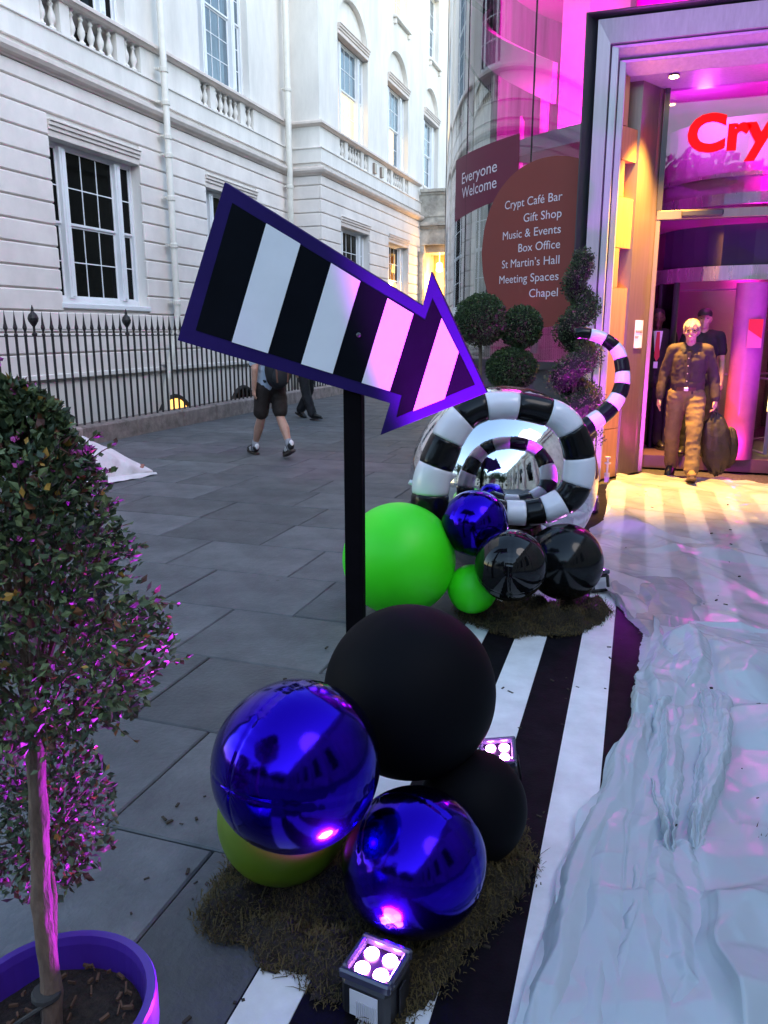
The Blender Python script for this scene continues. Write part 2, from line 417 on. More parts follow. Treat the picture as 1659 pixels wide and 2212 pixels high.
# balusters
bp = [(.050, 0), (.062, 0), (.062, .035), (.040, .05), (.030, .075), (.045, .11), (.064, .16), (.060, .21), (.040, .27), (.028, .32), (.030, .345), (.046, .36), (.046, .375), (.032, .39), (.034, .42), (.060, .435), (.060, .47), (.05, .47)]
bme = MB().lathe(bp, n=10).data('baluster', stucco, smooth=True)
for x, grp in ((XA, BA), (XB, BB)):
    for y0, y1 in grp:
        bo = bpy.data.objects.new('balustrade', None); link(bo, town)
        for a, b, n in bal_groups(y0, y1):
            for i in range(n): piece('baluster', bme, bo, (x - .075, a + (b - a) * (i + .5) / n, Z1 + .05))

# sash windows
def window(x, y0, y1, z0, z1, side, cols, mat_of, split=True, head=True, rows=4, cheap=False):
    """tripartite sash window set in a reveal: two narrow side lights and a central pair of sashes"""
    wo = bpy.data.objects.new('window', None); link(wo, town)
    f = MB(); xf = x - .16; t = .055
    f.box(xf - .10, xf, y0, y0 + t, z0, z1, .006); f.box(xf - .10, xf, y1 - t, y1, z0, z1, .006)
    f.box(xf - .10, xf, y0 + t, y1 - t, z1 - t, z1, .006); f.box(xf - .10, xf, y0 + t, y1 - t, z0, z0 + .09, .006)
    mu = []
    if side:
        for ym in (y0 + side, y1 - side): f.box(xf - .10, xf + .045, ym - .075, ym + .075, z0 + .09, z1 - t, .006); f.box(xf + .045, xf + .06, ym - .04, ym + .04, z0 + .12, z1 - .1, .006); mu.append(ym)
    f.build('frame', paint, wo)
    bays = [(y0 + t, mu[0] - .075, 1), (mu[0] + .075, mu[1] - .075, cols), (mu[1] + .075, y1 - t, 1)] if side else [(y0 + t, y1 - t, cols)]
    zm = (z0 + .09 + z1 - t) / 2
    bars = MB(); allp = MB()
    for a, b, nc in bays:
        for (c, d, xo) in ((z0 + .09, zm, -.055), (zm, z1 - t, -.025)):
            s = .034
            bars.box(xf + xo - .03, xf + xo, a, a + s, c, d); bars.box(xf + xo - .03, xf + xo, b - s, b, c, d)
            bars.box(xf + xo - .03, xf + xo, a + s, b - s, c, c + s * 1.1); bars.box(xf + xo - .03, xf + xo, a + s, b - s, d - s, d)
            ya, yb, za, zb = a + s, b - s, c + s * 1.1, d - s
            nr = rows // 2; g = .018
            for i in range(1, nc): yy = ya + (yb - ya) * i / nc; bars.box(xf + xo - .024, xf + xo - .004, yy - g / 2, yy + g / 2, za, zb)
            for j in range(1, nr):
                zz = za + (zb - za) * j / nr
                for i in range(nc):
                    p0 = ya + (yb - ya) * i / nc + (g / 2 if i else 0); p1 = ya + (yb - ya) * (i + 1) / nc - (g / 2 if i < nc - 1 else 0)
                    bars.box(xf + xo - .023, xf + xo - .005, p0, p1, zz - g / 2, zz + g / 2)
            for i in range(nc):
                for j in range(nr):
                    p = allp if cheap else MB()
                    p.box(xf + xo - .018, xf + xo - .013, ya + (yb - ya) * i / nc, ya + (yb - ya) * (i + 1) / nc, za + (zb - za) * j / nr, za + (zb - za) * (j + 1) / nr)
                    if not cheap: p.build('pane', mat_of(d > zm + .01, i, j), wo)
    if cheap: allp.build('panes', mat_of(True, 0, 0), wo)
    bars.build('glazing_bars', paint, wo)
    q = MB(); q.box(x - .18, x + .06, y0 - .04, y1 + .04, z0 - .09, z0 - .002, .012); q.build('sill', paint if z0 < 3 else stucco, wo)
    if head:
        q = MB()
        for dz0, dz1, px in ((0, .10, .03), (.10, .16, .055), (.16, .22, .08), (.22, .25, .10)): q.box(x - .16, x + px, y0 - .0 + .003, y1 - .003, z1 + dz0 + .002, z1 + dz1, .006)
        q.build('window_head', trim, wo)
    return wo
dark = lambda u, i, j: pane_dark
skyp = lambda u, i, j: pane_sky
for a, b in WA: window(XA, a, b, GZ0, GZ1, .46, 3, dark)
for a, b in WA: window(XA, a + .05, b - .1, 6.69, 9.6, .44, 3, skyp if a > 14 else dark, head=False, rows=6)
window(XB, *WB[0], 2.05, 4.36, .44, 3, dark, cheap=True)
window(XB, *WB[1], 2.05, 4.36, .44, 3, lambda u, i, j: pane_dark if u else lit_amber)
window(XB, *WB[0], 6.69, 9.0, .44, 3, lambda u, i, j: pane_sky if u else lit_pane, head=True)
window(XB, *WB[1], 6.69, 9.0, .44, 3, lambda u, i, j: pane_sky if u else (lit_pane if i < 2 else pane_sky), head=True)
window(XB, *WB[2], 6.69, 9.0, .44, 3, skyp, head=True, cheap=True)
for a, b in ((25.35, 26.75), (29.4, 30.65), (21.2, 22.5)):
    window(XB, a, b, 11.03, 13.2, 0, 3, lambda u, i, j: lit_pane if a > 25 and a < 26 else pane_sky, head=False, cheap=True)
    q = MB()
    q.box(XB - .02, XB + .12, a - .12, b + .12, 10.90, 10.99, .015)
    for yy in (a - .02, b + .02): q.box(XB - .02, XB + .09, yy - .05, yy + .05, 10.74, 10.898, .02)
    q.build('window_bracket', stucco, town)
# basement window heads, seen through the railings
for cy, mm in ((13.62, lit_amber), (16.45, pane_dark)):
    q = MB(); n = 14
    arc = [(cy - .62 * math.cos(math.pi * i / n), -.28 + .62 * math.sin(math.pi * i / n)) for i in range(n + 1)]
    q.prism(arc, lambda y, z: (XA + .002, y, z), lambda y, z: (XA + .01, y, z)); bw = q.build('basement_window', mm, town)
    q = MB(); q.tube([(XA + .02, y, z) for y, z in arc], .045, 6); q.build('arch_frame', shade_and_black, bw)
# small bronze vent plates
for y in (23.3, 23.95): q = MB(); q.box(XB - .01, XB + .075, y, y + .2, 6.14, 6.42, .01); q.build('vent_plate', bronze, town)
# downpipes
def downpipe(pts, joints, r=.062):
    q = MB(); q.tube(pts, r, 12); o = q.build('downpipe', pipe_m, town, smooth=True)
    for (x, y, z) in joints:
        c = MB(); c.lathe([(r + .002, -.05), (r + .018, -.045), (r + .018, .02), (r + .006, .035), (r + .002, .05)], (x, y, z), 12); c.box(x - .12, x - .05, y - .11, y + .11, z - .018, z + .018)
        c.build('pipe_collar', pipe_m, o)
xp = XA + .21
downpipe([(xp, 13.62, 13.5), (xp, 13.62, 2.05), (xp, 13.60, 1.85), (xp - .02, 13.2, .75), (xp - .03, 13.12, .5), (xp - .03, 13.1, -2.5)], [(xp, 13.62, z) for z in (6.25, 5.70, 5.12, 4.80, 4.05, 3.2, 2.15)] + [(xp - .02, 13.3, 1.0)])
downpipe([(xp, 18.92, 13.5), (xp, 18.92, -2.5)], [(xp, 18.92, z) for z in (9.6, 7.3, 5.1, 3.2)], .075)

# grey stone porch at the far end
porch = thing('stone_porch', 'weathered grey stone porch with glowing doorway closing the end of the passage', 'porch', (-6.5, 29, 0))
m = MB()
m.box(-8.149, -3.0, YE + .3, 31.5, 4.62, 6.30); m.box(-8.149, -7.95, YE + .3, 31.5, -.02, 4.62); m.box(-7.05, -3.0, YE + .3, 31.5, -.02, 4.62); m.box(-7.95, -7.05, YE + .5, 31.5, 4.36, 4.62)
m.build('wall', porch_m, porch)
m = MB()
for z0, z1, p in ((6.28, 6.36, .05), (6.36, 6.46, .12), (5.16, 5.24, .06), (5.24, 5.36, .16), (4.60, 4.68, .05), (5.55, 5.6, .03)): m.box(-8.1, -3.0, YE + .302 - p, YE + .31, z0 + .001, z1)
m.build('cornice', porch_m, porch)
for xx in (-8.02, -6.98):
    m = MB(); m.lathe([(.13, 0), (.13, .12), (.10, .16), (.092, 4.1), (.11, 4.16), (.15, 4.28), (.15, 4.36), (.1, 4.36)], (xx, YE + .12, 0), 16); m.build('column', porch_m, porch, smooth=False)
m = MB(); m.box(-7.95, -7.05, 29.6, 29.65, 0, 4.36); d = m.build('door', timber, porch)
m = MB(); m.box(-7.85, -7.5, 29.57, 29.6, 2.6, 3.9); m.box(-7.40, -7.12, 29.57, 29.6, .8, 4.0); m.build('fanlight', lit_amber, d)
m = MB(); m.lathe([(.02, .34), (.10, .30), (.13, .05), (.06, 0)], (-7.5, 28.75, 3.7), 12); m.tube([(-7.5, 28.75, 4.0), (-7.5, 28.75, 4.38)], .01, 6); m.build('lantern', emis('porch_lantern', (1, .55, .15), 8), porch)
ld = bpy.data.lights.new('porch_lamp', 'POINT'); ld.energy = 70; ld.color = (1, .55, .18); ld.shadow_soft_size = .12
lo = bpy.data.objects.new('porch_lamp', ld); COL.objects.link(lo); lo.location = (-7.3, 28.85, 3.3)

# ------------------------------------------------------------------ railings on their granite kerb
rail = thing('iron_railing', 'black iron spear-topped railing on a granite kerb before the white building', 'railing', (-7.78, 15, 0))
y = 3.4
while y < 27.8:
    L = rnd.uniform(1.0, 1.35)
    q = MB(); q.box(-7.97, -7.60 + rnd.uniform(-.008, .008), y + .004, min(y + L, 27.9) - .004, -.05, .27 + rnd.uniform(-.008, .008), .022)
    q.build('kerb_stone', kerb_m, rail); y += L
bar = MB(); bar.tube([(0, 0, 0), (0, 0, 1.275)], .018, 6)
bar.lathe([(.014, 1.275), (.026, 1.29), (.026, 1.30), (.015, 1.32), (.015, 1.345), (.024, 1.365), (.030, 1.385), (.018, 1.44), (.002, 1.60)], n=6)
barm = bar.data('railing_bar', iron)
urn = MB(); urn.tube([(0, 0, 0), (0, 0, 1.28)], .018, 8)
urn.lathe([(.02, 1.28), (.035, 1.29), (.035, 1.31), (.016, 1.33), (.016, 1.40), (.03, 1.42), (.062, 1.47), (.07, 1.51), (.055, 1.555), (.03, 1.58), (.018, 1.60), (.02, 1.62), (.004, 1.68)], n=12)
urnm = urn.data('urn_post', iron, smooth=False)
n = 0; y = 3.5
while y < 27.8:
    if n % 12 == 7: piece('urn_post', urnm, rail, (-7.78, y, .26))
    else: piece('railing_bar', barm, rail, (-7.78, y, .26))
    y += .1655; n += 1
q = MB(); q.box(-7.80, -7.76, 3.4, 27.8, 1.53, 1.545); q.box(-7.795, -7.765, 3.4, 27.8, 1.625, 1.632)
q.build('top_rail', iron, rail)
# ------------------------------------------------------------------ round glass entrance pavilion
DX, DY, DR = .87, 12.415, 3.9
def dpt(s, z, r=DR):
    """arc length s (from the street-facing point, negative to the left) and height -> point on the drum"""
    t = s / DR; return (DX + r * math.sin(t), DY - r * math.cos(t), z)
pav = thing('glass_pavilion', 'round glass entrance pavilion glowing magenta beside the steel doorway', 'pavilion', (DX, DY, 0))
plinth_m = pm('slate_plinth', (.09, .09, .10), .5, var=(6, .3))
def arc_sheet(mb, s0, s1, z0, z1, r, n, thick=0.0):
    vs = []; fs = []
    for i in range(n + 1):
        s = s0 + (s1 - s0) * i / n
        vs += [dpt(s, z0, r), dpt(s, z1, r)]
    for i in range(n): fs.append((2 * i, 2 * i + 2, 2 * i + 3, 2 * i + 1))
    mb.add(vs, fs)
    if thick:
        k = len(mb.v); vs2 = []
        for i in range(n + 1):
            s = s0 + (s1 - s0) * i / n
            vs2 += [dpt(s, z0, r - thick), dpt(s, z1, r - thick)]
        mb.add(vs2, fs)
        a = k - 2 * (n + 1)
        for i in range(n):
            for j in (0, 1): mb.f.append((a + 2 * i + j, a + 2 * i + 2 + j, k + 2 * i + 2 + j, k + 2 * i + j)); mb.mi.append(0)
        for i in (0, n): mb.f.append((a + 2 * i, a + 2 * i + 1, k + 2 * i + 1, k + 2 * i)); mb.mi.append(0)
SP = -1.74                                   # where the doorway portal cuts the drum
joints = [SP, -2.42, -3.75, -5.08, -6.41, -7.74, -9.07, -10.4]
for a, b in zip(joints, joints[1:]):
    m = MB(); arc_sheet(m, b + .006, a - .006, 1.27, 6.6, DR, 14); m.build('glass_panel', glass, pav, smooth=True)
    m = MB(); m.tube([dpt(b, 1.27, DR - .004), dpt(b, 6.6, DR - .004)], .011, 6); m.build('silicone_joint', shade_and_black, pav)
for a, b in ((1.74, 3.4), (3.4, 5.1), (5.1, 10.4)):
    m = MB(); arc_sheet(m, a + .006, b - .006, 1.27, 6.6, DR, 14); m.build('glass_panel', glass, pav, smooth=True)
m = MB(); arc_sheet(m, -10.8, SP, -.02, 1.18, DR - .02, 40, .35); arc_sheet(m, 1.74, 10.8, -.02, 1.18, DR - .02, 40, .35); m.build('plinth', plinth_m, pav)
m = MB(); arc_sheet(m, -10.8, SP, 1.18, 1.268, DR + .05, 40, .45); arc_sheet(m, 1.74, 10.8, 1.18, 1.268, DR + .05, 40, .45); m.build('sill', steel_dark, pav)
m = MB(); m.lathe([(DR + .25, 6.62), (DR + .25, 6.8), (DR - .2, 6.95), (.01, 6.95)], (DX, DY, 0), 64); m.build('roof', steel_dark, pav)
# inside: floor, ceiling, the curved soffit wall (magenta light in its colour) and the winding stair ribbon
m = MB(); m.lathe([(2.45, .0), (2.45, .14), (.01, .14)], (DX, DY, 0), 48, cap=False); m.build('floor', interior_floor, pav)
m = MB(); m.lathe([(DR - .05, 6.5), (.01, 6.55)], (DX, DY, 0), 48, cap=False); m.build('ceiling', magenta_tint_in, pav)
SR = 2.95
for a, b in ((-3.15, -1.85), (1.85, 9.5)):
    m = MB(); arc_sheet(m, a, b, 3.66, 6.5, SR, 40, .12); m.build('curved_wall', magenta_tint_in, pav, smooth=False)
    m = MB(); arc_sheet(m, a - .1, b, 3.58, 3.66, 3.62, 40, .80); arc_sheet(m, a - .1, b, 3.66, 3.76, 3.62, 40, .03); m.build('soffit_ring', magenta_tint_in, pav)
def ribbon(s0, s1, z0, z1, h, r, n=40, th=.07):
    q = MB(); vs = []; fs = []
    for i in range(n + 1):
        u = i / n; s = s0 + (s1 - s0) * u; z = z0 + (z1 - z0) * u
        vs += [dpt(s, z, r), dpt(s, z + h, r), dpt(s, z + h, r - th), dpt(s, z, r - th)]
    for i in range(n):
        for k in range(4): fs.append((4 * i + k, 4 * i + 4 + k, 4 * i + 4 + (k + 1) % 4, 4 * i + (k + 1) % 4))
    fs += [(0, 1, 2, 3), (4 * n, 4 * n + 1, 4 * n + 2, 4 * n + 3)]
    q.add(vs, fs); return q
ribbon(-7.5, -2.6, 6.3, 4.1, .42, 3.45).build('stair_ribbon', magenta_tint_in, pav)
ribbon(-8.0, -1.9, 2.0, 4.6, .34, 2.6).build('stair_ribbon', magenta_tint_in, pav)
ribbon(-6.8, -3.0, 3.2, 3.2, .10, 3.2).build('stair_ribbon', steel_dark, pav)
ribbon(-6.8, -2.5, 1.9, 2.2, .05, 3.4).build('stair_rail', steel_dark, pav)
# lift shaft / core and bright banners inside
m = MB(); m.lathe([(1.15, .15), (1.15, 6.4)], (DX - .3, DY + 1.2, 0), 28, cap=False); m.build('core', magenta_tint_in, pav, smooth=True)
for s, r in ((-4.6, 2.7), (-3.9, 2.2), (-6.2, 2.9), (-5.4, 1.9)):
    m = MB(); arc_sheet(m, s, s + .42, 1.3, 4.6, r, 4, .03); m.build('banner', magenta_tint_in, pav)
m = MB(); arc_sheet(m, -7.8, 7.8, .15, 6.5, -3.3, 50); m.build('back_screen', pm('back_screen', (.20, .17, .20), .6, var=(1.2, .5), stretch=(3, 3, .3)), pav)
# magenta light fittings inside the drum
magenta = (1.0, .0, .60)
led_m = emis('magenta_led', (1, .05, .7), 9)
def lamp_point(name, loc, energy, col, size=.1, typ='POINT', spot=None, rot=None, blend=.6):
    d = bpy.data.lights.new(name, typ); d.energy = energy; d.color = col; d.shadow_soft_size = size
    if spot: d.spot_size = R(spot); d.spot_blend = blend
    o = bpy.data.objects.new(name, d); COL.objects.link(o); o.location = loc
    if rot is not None: o.rotation_euler = rot
    return o
m = MB(); m.tube([dpt(s, 3.69, 3.50) for s in np.linspace(-3.1, -1.9, 12)], .012, 6); m.build('led_strip', led_m, pav)
for s in (-3.6, -2.9, -2.2):
    l_ = lamp_point('led_strip_lamp', dpt(s, 3.80, 3.50), 70, magenta, .10, 'SPOT', 120, None, .6)
    l_.rotation_euler = (Vector(dpt(s, 3.80, 3.50)) - Vector(dpt(s, 4.9, 2.9))).to_track_quat('Z', 'Y').to_euler()
lamp_point('core_lamp', (DX - 1.6, DY - .9, 5.6), 130, magenta, .2)
lamp_point('lower_core_lamp', (DX - 1.9, DY + .2, 2.3), 12, (1, .05, .5), .2)
# vinyl signs on the glass
sign_a = pm('plum_vinyl', (.16, .018, .048), .5, spec=.3); sign_b = pm('rust_vinyl', (.25, .050, .040), .5, spec=.3); sign_t = pm('sign_lettering', (.80, .72, .78), .5)
def on_drum(me, s0, z0, r):
    for v in me.vertices:
        p = dpt(s0 + v.co.x, z0 + v.co.y, r + v.co.z); v.co = Vector(p)
def drum_sheet(poly_fn, n, m_, r):
    q = MB(); vs = []; fs = []
    for i in range(n + 1):
        for j in range(m_ + 1): s, z = poly_fn(i / n, j / m_); vs.append(dpt(s, z, r))
    for i in range(n):
        for j in range(m_): fs.append((i * (m_ + 1) + j, (i + 1) * (m_ + 1) + j, (i + 1) * (m_ + 1) + j + 1, i * (m_ + 1) + j + 1))
    q.add(vs, fs); return q
def lines(parent, rows, right=None):
    for body, s, z, size, width in rows:
        me = text_mesh(body, size, sign_t, 'LEFT', bold=0.0)
        xs = [v.co.x for v in me.vertices]; k = width / (max(xs) - min(xs)); x0 = min(xs)
        for v in me.vertices: v.co.x = (v.co.x - x0) * k; 
        on_drum(me, s, z, DR + .012)
        for v in me.vertices: v.co = v.co - _org(parent)
        o = bpy.data.objects.new('lettering', me); link(o, parent)
s1 = thing('welcome_sign', 'dark plum sign reading Everyone Welcome on the curved glass', 'sign', dpt(-3.4, 3.0, DR))
drum_sheet(lambda u, v: (-4.15 + 1.55 * u, (2.99 + .12 * u) * (1 - v) + 3.73 * v), 16, 4, DR + .006).build('panel', sign_a, s1, smooth=True)
lines(s1, [('Everyone', -3.87, 3.40, .185, .89), ('Welcome', -3.86, 3.225, .185, .88)])
s2 = thing('directory_sign', 'rust red round sign listing café, shop, events and chapel on the glass', 'sign', dpt(-2.2, 1.65, DR))
CS, CZ, RX, RZ = -2.20, 2.53, 1.06, .89
def disc(u, v):
    s = max(CS - RX + 1e-4, min(-1.755, CS - RX + u * (-1.755 - CS + RX))); h = RZ * math.sqrt(max(0, 1 - ((s - CS) / RX) ** 2)); return s, CZ - h + 2 * h * v
drum_sheet(disc, 40, 6, DR + .009).build('panel', sign_b, s2, smooth=True)
RE = -1.955
rows = [('Crypt Café Bar', 2.96, .85), ('Gift Shop', 2.79, .53), ('Music & Events', 2.63, .87), ('Box Office', 2.475, .595), ('St Martin’s Hall', 2.315, .87), ('Meeting Spaces', 2.145, .91), ('Chapel', 1.975, .40)]
lines(s2, [(t, RE - w, z,   .128, w) for t, z, w in rows])

# ------------------------------------------------------------------ steel doorway portal
PX0, PX1, PZ = -.82, 2.56, 4.58
port = thing('doorway_portal', 'stepped steel doorway portal with oak panelled jambs and purple lit head', 'doorway', (.87, 9.0, 0))
def sweep_portal(prof, mat, name, smooth=False):
    vs = []; fs = []; n = len(prof)
    for (px, pz, sx) in ((PX0, 0, 1), (PX0, PZ, 1), (PX1, PZ, -1), (PX1, 0, -1)):
        for ins, yy, hz in prof:
            vs.append((px + sx * ins, yy, pz - hz if pz else 0.0))
    for i in range(3):
        for k in range(n - 1): fs.append((i * n + k, (i + 1) * n + k, (i + 1) * n + k + 1, i * n + k + 1))
    return MB().add(vs, fs).build(name, mat, port, smooth)
sweep_portal([(0, 9.6, 0), (0, 8.57, 0), (.012, 8.56, .012), (.022, 8.57, .022), (.11, 8.68, .06)], steel_dark, 'outer_edge')
sweep_portal([(.11, 8.68, .06), (.115, 8.60, .065), (.235, 8.64, .27), (.245, 8.72, .285)], steel, 'face_frame')
sweep_portal([(.245, 8.72, .285), (.255, 8.66, .29), (.315, 8.67, .31), (.32, 8.82, .39), (.33, 8.76, .395), (.385, 8.77, .415), (.39, 8.92, .50)], steel, 'inner_frame')
# head soffit and side linings
m = MB(); m.box(PX0 + .38, PX1 - .38, 8.925, 9.60, PZ - .50, PZ - .40); m.build('soffit', steel, port)
def jamb(sgn, cx):
    X = lambda x: x if sgn > 0 else 2 * .87 - x
    P = [(-.43, 8.86), (-.27, 9.14)]              # oak lining, splayed
    q = MB()
    d = Vector((P[1][0] - P[0][0], P[1][1] - P[0][1])); L = d.length; d /= L; nrm = Vector((-d.y, d.x)) * -1
    def pt(u, z, o): return (X(P[0][0] + d.x * u * L + nrm.x * o), P[0][1] + d.y * u * L + nrm.y * o, z)
    zs = [0.0, .55, 1.45, 2.05, 2.45, 2.95, 3.30, 3.62, 4.08]
    for i, (a, b) in enumerate(zip(zs, zs[1:])):
        deep = i in (3, 5)
        o1 = -.10 if deep or i == 7 else 0.0
        for (ua, ub, oo) in ((0, .24, 0), (.24, .93, o1), (.93, 1, 0)):
            if oo == 0:
                pts = [pt(u, z, o) for o in (-.12, 0) for z in (a + .004, b - .004) for u in (ua, ub)]
            else:
                pts = [pt(u, z, o) for o in (-.14, oo) for z in (a + .004, b - .004) for u in (ua, ub)]
            w = MB().add(pts, [(0, 2, 3, 1), (4, 5, 7, 6), (0, 1, 5, 4), (2, 6, 7, 3), (0, 4, 6, 2), (1, 3, 7, 5)])
            w.build('oak_panel', timber, port)
    q = MB()
    A, B, C_, D = (-.265, 9.10), (-.10, 9.42), (-.055, 9.47), (-.055, 9.62)
    poly = [A, B, C_, D, (-.40, 9.62), (-.40, 9.12)]
    q.prism(poly, lambda x, y: (X(x), y, 0.0), lambda x, y: (X(x), y, 4.08)); q.build('door_post', bronze, port)
    q = MB(); q.lathe([(.03, .06), (.03, .1), (.012, .1), (.012, .2), (.035, .2), (.035, .215), (.012, .22), (.012, .26), (.03, .265), (.03, .28), (.01, .28)], (X(-.36), 8.72, 0), 12); q.box(X(-.385), X(-.335), 8.70, 8.745, .0, .06); q.build('floor_bolt', steel, port)
jamb(1, 0); jamb(-1, 0)
# glazed screen at the back of the portal
GY = 9.50
m = MB(); m.box(-.05, 1.79, GY - .05, GY + .05, 2.775, 2.87, .006); m.build('transom', bronze, port)
m = MB(); m.box(.20, .62, GY - .11, GY - .052, 2.79, 2.86, .015); m.build('door_closer', steel_dark, port)
m = MB(); m.box(-.05, 1.79, GY - .05, GY + .05, 4.10, 4.30, .005); m.box(-.054, .0, GY - .05, GY + .05, 2.87, 4.10); m.box(1.74, 1.794, GY - .05, GY + .05, 2.87, 4.10); m.build('glazing_frame', steel_dark, port)
m = MB(); m.box(.0, 1.74, GY - .006, GY + .006, 2.87, 4.10); m.build('fanlight_glass', glass_door, port)
for xx in (-.054, 1.744): m = MB(); m.box(xx, xx + .05, GY - .045, GY + .045, 0, 2.775, .005); m.build('side_frame', bronze, port)
letters = text_mesh('Crypt', .49, pm('red_lettering', (.55, .002, .002), .5, spec=.2, emit=((1, .0, .0), .35)), 'LEFT', bold=.019, extrude=.012, sx=1.0)
xs = [v.co.x for v in letters.vertices]; x0 = min(xs); kx = 1.30 / (max(xs) - x0)
for v in letters.vertices: v.co = Vector((.20 + (v.co.x - x0) * kx, GY - .02 - v.co.z, 3.455 + v.co.y)) - Vector((.87, GY - .02, 3.455))
name_sign = tag(mesh_obj('lettering_sign', letters, None, (.87, GY - .02, 3.455)), 'big red lettering reading Crypt on the glass above the door', 'sign')
# small printed notice on the door post
nt = thing('door_notice', 'small white printed notice stuck on the bronze door post', 'sign', (-.16, 9.28, 1.5))
dn = Vector((.165, .32)).normalized(); nn = Vector((dn.y, -dn.x)); n0 = Vector((-.265, 9.10))
def npt(u, o, z): q_ = n0 + dn * u + nn * o; return Vector((q_.x, q_.y, z))
q = MB(); q.prism([(.16, 1.42), (.335, 1.42), (.335, 1.72), (.16, 1.72)], lambda u, z: npt(u, .004, z), lambda u, z: npt(u, .007, z)); q.build('card', paint, nt)
for k, s in enumerate(('Automatic', 'door')):
    me = text_mesh(s, .05, pm('notice_print%d' % k, (.05, .02, .04), .6), 'LEFT', bold=.001)
    xs = [v.co.x for v in me.vertices]; kx = (.155 if k == 0 else .075) / (max(xs) - min(xs)); xm = min(xs)
    for v in me.vertices: v.co = npt(.17 + (v.co.x - xm) * kx, .010, 1.585 - .06 * k + v.co.y) - Vector((-.16, 9.28, 1.5))
    link(bpy.data.objects.new('lettering', me), nt)

# lobby: step, revolving door drum, ceiling, glowing column
lobby = thing('entrance_lobby', 'magenta lit entrance lobby with raised floor and panelled walls behind the doors', 'lobby', (.87, 11, 0))
m = MB(); m.box(-.4, 2.2, 9.86, 10.4, .0, .15); m.box(-.4, 2.2, 10.4, 13.5, 0, .149); m.build('step', interior_floor, lobby)
m = MB(); m.box(-.45, 2.2, 9.62, 14, 4.22, 4.30); m.build('ceiling', magenta_tint_in, lobby)
m = MB(); m.box(-.62, -.46, 9.65, 13.5, 0, 4.25); m.box(2.22, 2.34, 9.65, 13.5, 0, 4.25); m.build('wall', pm('lobby_wall', (.22, .12, .19), .5, var=(2, .2)), lobby)
m = MB(); m.box(-.46, 2.2, 13.5, 13.6, 0, 4.25); m.build('back_wall', interior_dark, lobby)
m = MB(); m.lathe([(.05, 0), (.07, .012), (.0, .02)], (.55, 9.85, 4.198), 16); m.build('downlight', emis('downlight_glow', (1, .75, .9), 14), lobby)
RC = (1.02, 11.15); RR = 1.12
rev = thing('revolving_door', 'glass revolving door drum with a magenta lit curved metal band', 'door', (RC[0], RC[1], .15))
def rc(a, r, z): return (RC[0] + r * math.sin(a), RC[1] - r * math.cos(a), z)
def rarc(mb, a0, a1, r, z0, z1, n=24, th=.04):
    vs = []; fs = []
    for i in range(n + 1):
        a = a0 + (a1 - a0) * i / n
        vs += [rc(a, r, z0), rc(a, r, z1), rc(a, r - th, z1), rc(a, r - th, z0)]
    for i in range(n):
        for k in range(4): fs.append((4 * i + k, 4 * i + 4 + k, 4 * i + 4 + (k + 1) % 4, 4 * i + (k + 1) % 4))
    fs += [(0, 1, 2, 3), (4 * n, 4 * n + 1, 4 * n + 2, 4 * n + 3)]; mb.add(vs, fs)
pink_metal = pm('polished_band', (.70, .62, .66), .28, metal=.85, var=(2.5, .2), stretch=(6, 6, .5))
m = MB(); rarc(m, -1.9, 1.9, RR, 2.17, 2.33); m.build('header_band', pink_metal, rev, smooth=False)
m = MB(); rarc(m, -1.9, 1.9, RR - .06, 2.33, 2.78); m.build('fascia', pm('fascia_panel', (.04, .035, .07), .12, spec=.8), rev)
m = MB(); rarc(m, -1.9, 1.9, RR + .05, 2.98, 3.10); rarc(m, -1.9, 1.9, RR + .02, 3.28, 3.32); m.build('upper_ring', pink_metal, rev)
m = MB(); rarc(m, -1.9, 1.9, RR - .02, 3.10, 3.9); m.build('upper_drum', magenta_tint_in, rev)
for a in (-1.05, -.80, .80, 1.05):
    m = MB(); m.tube([rc(a, RR - .03, .15), rc(a, RR - .03, 2.17)], .035, 8); m.build('post', steel_dark, rev)
for a0, a1 in ((-1.05, -.80), (.80, 1.05), (-1.7, -1.06), (1.06, 1.7)):
    m = MB(); rarc(m, a0, a1, RR - .02, .16, 2.16, 8, .01); m.build('curved_glass', glass_door, rev)
for k in range(3):
    a = R(20) + k * 2.094
    m = MB(); u = Vector((math.sin(a), -math.cos(a)))
    p = lambda r, z: (RC[0] + u.x * r, RC[1] + u.y * r, z)
    m.tube([p(.03, .18), p(1.02, .18), p(1.02, 2.12), p(.03, 2.12)], .025, 6, closed=True); m.tube([p(.05, 1.05), p(1.0, 1.05)], .015, 6); w = m.build('wing', steel, rev)
    m = MB(); m.add([p(.05, .2), p(1.0, .2), p(1.0, 2.1), p(.05, 2.1)], [(0, 1, 2, 3)]); m.build('wing_glass', glass_door, w)
